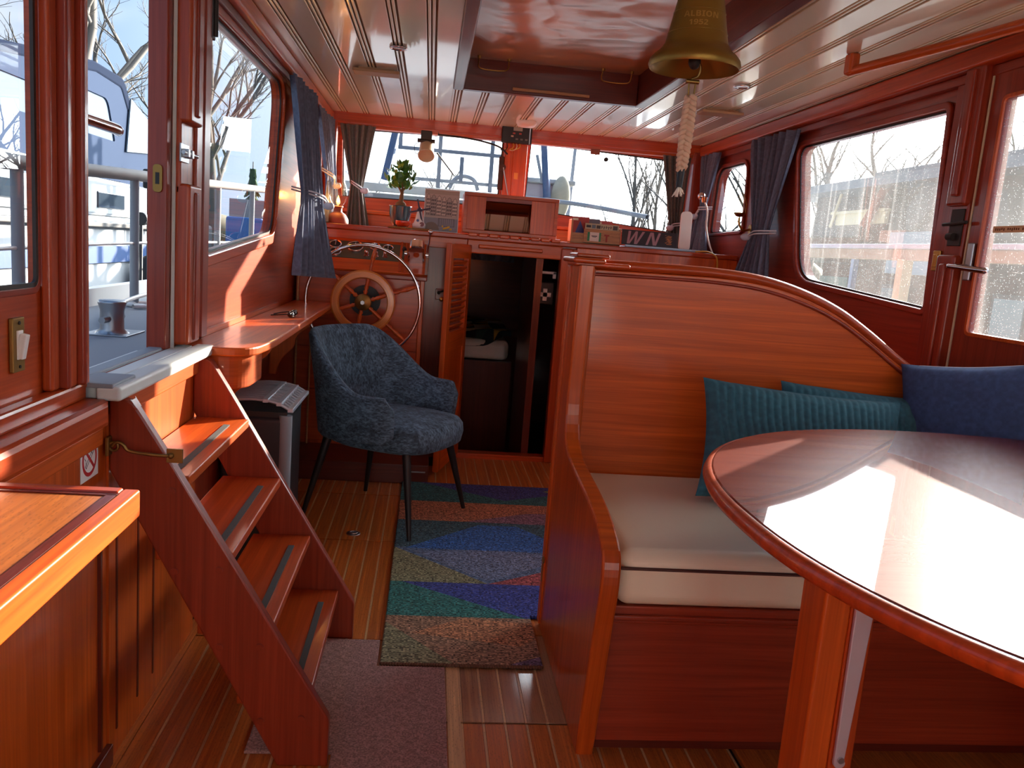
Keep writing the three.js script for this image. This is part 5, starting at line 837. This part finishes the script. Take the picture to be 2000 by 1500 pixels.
// neighbouring motor boat to port
{
  const t = thing('motor_boat', 'white motor boat with a navy canopy moored to port', 'boat', [-4.0, -0.5, -7.5]);
  const put = (g) => g.translate(4.0, 0.5, 7.5);
  mesh('hull', put(flat([[-3.0, 1], [-3.0, -12, 0.8], [-4.2, -15.5, 0.3], [-5.4, -12, 0.8], [-5.4, 1]], -0.5, 1.72, 0.04)), M.hullWhite, t);
  mesh('stripe', put(bb(-3.0, -2.97, 0.80, 0.95, 1, -11.2)), std({ color: C('#2d4a78'), roughness: 0.4 }), t);
  mesh('rubbing_strake', put(bb(-3.0, -2.94, 1.12, 1.17, 1, -11.2, 0.01)), M.black, t);
  mesh('cabin', put(side([[4.5, 1.22], [10.9, 1.22], [10.5, 1.58], [4.5, 1.62]], -5.0, 1.75, 0.05)), M.hullWhite, t);
  for (const s of [5.0, 6.2, 7.4, 8.5]) mesh('port_light', put(bb(-3.26, -3.235, 1.30, 1.46, -s - 0.7, -s, 0.03)), std({ color: C('#28323c'), roughness: 0.1 }), t);
  const canvasMat = phys({ color: C('#333f54'), roughness: 0.95, specularIntensity: 0.1 }), navy = phys({ color: C('#141f33'), roughness: 0.95, specularIntensity: 0.1 });
  const h1 = rect(6.75, 7.5, 2.0, 2.26, 0.05), h2 = [[8.3, 2.0, 0.06], [9.25, 2.0, 0.04], [9.05, 2.4, 0.1], [8.3, 2.4, 0.06]];
  mesh('canopy_side', put(side([[6.5, 1.6], [6.5, 2.36], [8.8, 2.62, 0.1], [9.45, 2.60, 0.12], [9.66, 2.3, 0.1], [9.58, 1.6]], -3.37, 0.02, 0, [h1, h2])), canvasMat, t);
  mesh('canopy_top', put(side([[6.4, 2.33], [8.75, 2.60], [9.40, 2.57, 0.05], [9.60, 2.36], [9.72, 2.40], [9.48, 2.68, 0.1], [8.7, 2.70], [6.4, 2.42]], -5.0, 1.66, 0.02)), navy, t);
  mesh('canopy_window', put(side(h1, -3.375, 0.01)), phys({ color: C('#5f6c7c'), roughness: 0.95, specularIntensity: 0.1 }), t); mesh('canopy_window', put(side(h2, -3.375, 0.01)), phys({ color: C('#5f6c7c'), roughness: 0.95, specularIntensity: 0.1 }), t);
  mesh('spray_window', put(side([[9.64, 2.50], [10.4, 2.30, 0.1], [10.47, 2.0], [9.52, 1.93]], -3.34, 0.015)), phys({ color: C('#77858f'), roughness: 0.95, specularIntensity: 0.1 }), t);
  mesh('spray_hood', put(side([[9.5, 2.52], [10.45, 2.34, 0.1], [10.55, 1.55], [9.4, 1.55]], -4.9, 1.55)), canvasMat, t);
  mesh('guard_rail', put(merge([tube([[-3.05, 1.62, -4], [-3.05, 1.62, -9], [-3.2, 1.68, -11], [-4.2, 1.8, -13.8]], 0.018, 40, 6), ...[-4.5, -6, -7.5, -9, -10.5].map((z) => bar(V(-3.05, 1.2, z), V(-3.05, 1.62, z), 0.014))])), M.steel, t);
  const f = thing('boat_fender', 'black fender hanging on the white motor boat', 'fender', [-2.84, 0.30, -8.7]); mesh('body', lathe([[0, 0], [0.08, 0.02], [0.13, 0.1], [0.13, 0.40], [0.08, 0.52], [0.03, 0.56], [0, 0.57]], 20), M.black, f); mesh('lanyard', bar(V(0, 0.56, 0), V(0, 1.3, 0), 0.01), M.black, f);
  const l = thing('rope_pulley', 'mooring lines hanging from a pulley beside the motor boat', 'ropes', [-2.2, 0.6, -6.6]); mesh('block', [cyl(0.05, 0.05, 0.05, 0, 0.62, 0, 14, 'z')], M.black, l); for (const [a, b] of [[-0.12, -0.1], [-0.05, 0.05], [0.08, 0.25]]) mesh('line', bar(V(0, 0.60, 0), V(a, -0.3, b), 0.012), M.black, l);
  const bx = one('blue_locker', bb(-3.0, -2.55, 0.2, 1.35, -9.6, -9.2, 0.03), std({ color: C('#2f6fb4'), roughness: 0.4 }), 'bright blue locker seen through the port window', 'locker'); bx.position.set(0.46, 0.0, -1.4);
}
// boat ahead: framed wheelhouse, blue struts, low cabin
{
  const t = thing('steel_barge', 'white steel barge with a framed wheelhouse moored ahead', 'boat', [0, -0.5, -12.5]);
  const put = (g) => g.translate(0, 0.5, 12.5); const k = 1.5; // laid out at 8 m, set at 12 m
  const X = (x) => x * k, Y = (y) => 1.2 + (y - 1.2) * k, Z = -12;
  const B = (x0, x1, y0, y1, z0 = 0, z1 = 0.08, r = 0) => put(bb(X(x0), X(x1), Y(y0), Y(y1), Z + z0, Z + z1, r));
  mesh('hull', B(-1.9, 1.9, 0.1, 1.48, -3, -0.1), M.hullWhite, t); mesh('deck_house', B(-0.9, 0.70, 1.48, 1.645, -1.6, -0.1, 0.02), M.hullWhite, t);
  for (let i = 0; i < 5; i++) mesh('port_light', B(-0.68 + i * 0.28, -0.48 + i * 0.28, 1.535, 1.60, -0.11, -0.085), M.grey, t);
  mesh('bulwark', B(-0.95, 0.72, 1.655, 1.73, -0.1, 0.0, 0.01), std({ color: C('#c6c3b8'), roughness: 0.6 }), t);
  mesh('hand_rail', B(-0.25, 0.72, 1.785, 1.815, 0, 0.04), M.hullWhite, t);
  for (const [x, a, b] of [[0.03, 1.73, 2.45], [0.52, 1.73, 2.45], [-0.34, 2.07, 2.45], [0.24, 1.80, 2.03]]) mesh('frame_post', B(x - 0.018, x + 0.018, a, b, 0.02, 0.08), std({ color: C('#6a7480'), roughness: 0.5 }), t);
  mesh('frame_bar', B(-0.36, 0.74, 2.055, 2.085, 0.02, 0.09), std({ color: C('#6a7480'), roughness: 0.5 }), t);
  mesh('frame_bar', B(-0.36, 0.74, 2.38, 2.42, 0.02, 0.09), std({ color: C('#6a7480'), roughness: 0.5 }), t);
  mesh('wheelhouse_pane', B(-0.34, 0.74, 2.08, 2.38, 0.03, 0.035), M.glass, t);
  mesh('arch', put(tube([[X(0.14), Y(1.74), Z], [X(0.18), Y(1.82), Z], [X(0.27), Y(1.86), Z], [X(0.37), Y(1.83), Z], [X(0.41), Y(1.74), Z]], 0.03, 30, 8)), M.grey, t);
  for (const [x0, y0, x1, y1] of [[-0.46, 1.75, -0.32, 2.5], [1.05, 1.72, 0.95, 2.5]]) mesh('strut', put(bar(V(X(x0), Y(y0), Z + 0.3), V(X(x1), Y(y1), Z + 0.3), 0.055, 0.055, 4)), M.blueStrut, t);
  mesh('strut', put(bar(V(X(0.93), Y(2.1), Z + 0.25), V(X(1.0), Y(1.85), Z + 0.25), 0.025, 0.025, 6)), M.grey, t);
  mesh('fore_cabin', B(0.80, 1.28, 1.60, 1.86, -0.6, -0.05, 0.02), std({ color: C('#8d8592'), roughness: 0.6 }), t);
  mesh('fore_cabin_roof', B(0.76, 1.34, 1.86, 1.905, -0.65, 0.05, 0.02), M.hullWhite, t);
  mesh('cover', put(sph(0.2, X(1.2), Y(1.74), Z + 0.1, 0.7, 1.5, 0.8)), std({ color: C('#a09a86'), roughness: 0.9 }), t);
  mesh('mast', put(bar(V(X(1.40), Y(1.55), Z - 1), V(X(1.43), Y(2.6), Z - 1), 0.035, 0.025)), M.grey, t);
  mesh('side_rail', put(tube([[X(0.7), Y(1.72), Z], [X(1.3), Y(1.66), Z + 0.8], [X(1.7), Y(1.55), Z + 2.2]], 0.03, 20, 6)), M.hullWhite, t);
}
// house and dock rail to starboard
{
  const t = thing('dock_rail', 'cream post and rail fence with a pale top plank along the dock', 'railing', [2.92, 0, -6]);
  mesh('top_plank', bb(-0.05, 0.16, 1.40, 1.43, -6, 5, 0.006), std({ color: C('#c4cede'), roughness: 0.6 }), t); mesh('upper_rail', bb(-0.02, 0.03, 1.33, 1.40, -6, 5, 0.006), std({ color: C('#b7aa90'), roughness: 0.7 }), t);
  for (const z of [-8.2, -6.35, -4.87, -3.4]) mesh('post', bb(-0.035, 0.035, 0.2, 1.34, z + 6 - 0.035, z + 6 + 0.035, 0.006), M.cream, t);
  const d = struct('ground_dock', 'timber dock alongside the starboard side', 'dock'); mesh('planking', boxUV(bb(2.8, 4.6, 0.1, 0.25, -14, 4), 'x'), std({ color: C('#8b8274'), roughness: 0.9 }), d);
  const h = thing('house_boat', 'dark brick houseboat with a flat roof beyond the dock', 'houseboat', [6, -0.5, -9]);
  const put = (g) => g.translate(-6, 0.5, 9);
  const brick = std({ color: C('#5f4a42'), roughness: 0.9, map: tex(128, 128, (u, v) => { const r = Math.floor(v * 16), x = u * 8 + (r % 2) * 0.5, m = (v * 16) % 1 < 0.12 || x % 1 < 0.06; const k = m ? 205 : 170 + 70 * hash(Math.floor(x), r, 4); return [k, k * 0.95, k * 0.92]; }, { rx: 0.9, ry: 0.9 }) });
  const clad = std({ color: C('#4f4a46'), roughness: 0.85 });
  mesh('lower_wall', boxUV(put(bb(6.3, 11, -0.5, 1.62, -12.8, -2)), 'z'), brick, h);
  mesh('upper_wall', put(bb(6.25, 11, 1.62, 2.44, -10.95, -2)), clad, h); mesh('upper_wall', put(bb(6.25, 11, 1.62, 2.44, -13.2, -12.4)), clad, h); mesh('upper_wall', put(bb(7.3, 11, 1.62, 2.44, -12.4, -10.95)), clad, h);
  mesh('roof', put(bb(5.85, 11.4, 2.44, 2.56, -14.0, -2)), std({ color: C('#6c7a84'), roughness: 0.6 }), h); mesh('roof', put(bb(6.3, 11, 2.56, 2.72, -11.6, -2)), std({ color: C('#5f6c76'), roughness: 0.6 }), h);
  mesh('balcony_front', put(bb(6.2, 6.26, 1.98, 2.14, -12.4, -11.0)), M.cream, h); mesh('balcony_rail', put(bb(6.15, 6.28, 2.14, 2.18, -12.5, -10.95)), M.cream, h);
  mesh('balcony_post', put(bar(V(6.15, 1.95, -12.45), V(6.15, 2.48, -12.2), 0.025)), M.cream, h);
  for (const z of [-12.1, -11.5]) { const w = mesh('window', put(bb(7.24, 7.3, 1.75, 2.36, z - 0.22, z + 0.22)), std({ color: C('#8ea0b6'), roughness: 0.6 }), h); mesh('pane', put(bb(7.22, 7.245, 1.8, 2.32, z - 0.18, z + 0.18)), std({ color: C('#3b4148'), roughness: 0.1 }), w); }
  mesh('stair_beam', put(bar(V(6.1, 2.45, -10.9), V(6.1, 1.95, -11.35), 0.07, 0.07, 4)), std({ color: C('#8a4a38'), roughness: 0.7 }), h);
  mesh('panel', put(bb(6.2, 6.25, 1.30, 1.85, -10.8, -9.2)), std({ color: C('#8fa6b4'), roughness: 0.5 }), h); mesh('panel', put(bb(6.26, 6.3, 0.2, 1.2, -12.8, -11.9)), std({ color: C('#46756d'), roughness: 0.6 }), h);
  for (const z of [-10.6, -8.3, -6.4]) { const w = mesh('window', put(bb(6.24, 6.31, 0.55, 1.15, z - 0.3, z + 0.3)), std({ color: C('#2b2d33'), roughness: 0.5 }), h); mesh('pane', put(bb(6.22, 6.245, 0.6, 1.1, z - 0.24, z + 0.24)), std({ color: C('#5f7c86'), roughness: 0.1 }), w); }
  mesh('down_pipe', put(bb(6.2, 6.28, -0.4, 1.6, -11.75, -11.67)), std({ color: C('#8fa4c4'), roughness: 0.6 }), h);
  mesh('deck_edge', put(bb(5.7, 11.2, 0.0, 0.18, -14.0, -2)), M.grey, h);
}
// bare trees
function treeGeo(seed, H, spread = 0.55, levels = 5, low = 0.3) {
  seedState = seed; const trunk = [], twigs = [];
  const grow = (p, d, len, r, lv) => {
    const steps = lv === levels ? 4 : 3; let a = p.clone(), dir = d.clone();
    for (let i = 0; i < steps; i++) { dir.add(V(rr(-1, 1), rr(-0.3, 0.6), rr(-1, 1)).multiplyScalar(lv === levels ? 0.05 : 0.16)).normalize(); const b = a.clone().addScaledVector(dir, len / steps), r1 = r * (1 - (i + 1) / steps * 0.38), g = new THREE.CylinderGeometry(r1, r * (1 - i / steps * 0.38), len / steps, lv > 2 ? 6 : 4, 1, true); g.applyQuaternion(new THREE.Quaternion().setFromUnitVectors(V(0, 1, 0), dir)); g.translate((a.x + b.x) / 2, (a.y + b.y) / 2, (a.z + b.z) / 2); (lv >= levels - 1 ? trunk : twigs).push(prep(g)); a = b;
      if (lv > 0 && (lv < levels || (i + 1) / steps > low)) { const n = lv === levels ? 2 : 1; for (let q = 0; q < n; q++) { const s = dir.clone().add(V(rr(-1, 1), rr(-0.25, 0.6), rr(-1, 1)).multiplyScalar(spread * 1.7)).normalize(); grow(a, s, len * rr(0.42, 0.66), r1 * 0.58, lv - 1); } } }
    if (lv > 0) grow(a, dir.clone().add(V(rr(-1, 1), 0.2, rr(-1, 1)).multiplyScalar(spread * 0.6)).normalize(), len * 0.6, r * 0.55, lv - 1);
  };
  grow(V(0, 0, 0), V(0, 1, 0), H * 0.5, H * 0.022, levels); return [mergeGeometries(trunk), mergeGeometries(twigs)];
}
const kinds = [treeGeo(11, 8, 0.6), treeGeo(23, 8, 0.5), treeGeo(37, 8, 0.42, 5, 0.1)];
function tree(k, x, y, z, s, turn, label, sxz = 1) { const t = thing('bare_tree', label, 'tree', [x, y, z], 'bare winter trees'); t.rotation.y = turn; t.scale.set(s * sxz, s, s * sxz); mesh('trunk', kinds[k][0], M.treeBark, t); mesh('twigs', kinds[k][1], M.treeBark, t); }
tree(0, -7.0, -0.4, -28, 1.25, 0.3, 'tall bare tree seen through the port window above the shelf');
tree(1, -8.2, -0.4, -20, 1.2, 1.7, 'bare tree with hanging twigs above the open side doorway', 1.3);
tree(0, -9.5, -0.4, -15, 1.15, 2.9, 'bare tree seen through the nearest port window', 1.2);
tree(2, -3.2, 0.0, -36, 0.55, 0.8, 'low bare tree at the port end of the windscreen', 1.6); tree(1, 0.2, 0.0, -40, 0.6, 2.2, 'low bare tree behind the framed wheelhouse ahead', 1.6);
tree(2, 7.6, 0, -31, 0.78, 0.2, 'slim bare tree near the starboard windscreen curtain', 0.8); tree(2, 9.0, 0, -33, 0.85, 1.9, 'slim bare tree just beside the starboard windscreen curtain', 0.7); tree(1, 5.0, 0, -38, 0.5, 4.0, 'low scrubby bare tree in the starboard windscreen', 1.5);
tree(0, 8.6, -0.2, -27, 0.72, 3.3, 'branching bare tree in the small starboard window', 1.1); tree(1, 10.2, -0.2, -26, 0.72, 0.6, 'dense bare tree in the small starboard window', 1.2);
tree(1, 13.2, 0, -28, 0.85, 1.1, 'bare tree behind the far end of the houseboat', 1.2); tree(0, 14.6, 0, -26, 0.8, 5.2, 'spreading bare tree above the houseboat roof', 1.2); tree(2, 15.8, 0, -22, 0.82, 2.6, 'upright bare tree above the near end of the houseboat', 1.1); tree(2, 17.5, 0, -21, 0.8, 0.9, 'bare tree at the right edge of the large starboard window', 1.3);
{
  const t = thing('conifer_tree', 'small dark conifer seen through the port window', 'tree', [-8.6, -0.2, -41]); const g = []; for (let i = 0; i < 9; i++) { const y = 0.5 + i * 0.42, r = 1.05 * (1 - i / 9.5); for (let j = 0; j < 11; j++) { const a = j / 11 * 6.283 + i; g.push(bar(V(0, y + 0.35, 0), V(r * Math.cos(a), y - 0.05 + rr(-0.1, 0.1), r * Math.sin(a)), 0.16, 0.02, 5)); } } mesh('foliage', g, M.conifer, t); mesh('trunk', bar(V(0, -0.3, 0), V(0, 4.6, 0), 0.1, 0.02), M.treeBark, t);
  const h = struct('ground_scrub', 'hazy line of winter scrub along the far bank', 'scrub'); const sg = []; seedState = 99; for (let i = 0; i < 170; i++) { const x = rr(-40, 40), z = rr(-48, -37), s = rr(0.7, 1.9); sg.push(new THREE.IcosahedronGeometry(s, 1).scale(1.2, rr(0.5, 0.9), 1).translate(x, 0.3 + s * 0.3, z)); } const sm = mesh('bushes', sg, M.hedge, h); sm.userData.kind = 'stuff';
}

// cabin cruiser added astern, out of view, to bounce sun through the aft windows
{
  const t = thing('added_cruiser', 'unseen white cabin cruiser added astern to bounce sunlight into the saloon', 'boat', [1.2, -0.5, 6.5]);
  const put = (g) => g.translate(-1.2, 0.5, -6.5);
  mesh('hull', put(flat([[-2.6, 5.4, 0.5], [5.0, 5.4, 0.5], [5.0, 13, 0.5], [-2.6, 13, 0.5]], -0.5, 1.5, 0.05)), M.hullWhite, t);
  mesh('superstructure', put(side([[-5.6, 1.0], [-6.0, 2.45, 0.2], [-11, 2.45, 0.2], [-11, 1.0]], -2.2, 6.8, 0.04)), M.hullWhite, t);
  for (const x of [-1.6, 0.4, 2.4]) mesh('window', put(bb(x, x + 1.4, 1.75, 2.15, 5.64, 5.84, 0.02)), std({ color: C('#39434c'), roughness: 0.1 }), t);
  const d = struct('ground_added_cockpit', 'unseen white aft cockpit floor and coaming added as a sun bounce', 'deck'); mesh('cockpit_floor', bb(-1.6, 2.5, 0.15, 0.22, 2.47, 4.6), M.whitePaint, d); mesh('transom', bb(-1.6, 2.5, -0.5, 0.75, 4.6, 4.7), M.white, d);  // unseen pale deck, added to reflect sun up through the aft glazing
}
renderer.render(scene, camera);
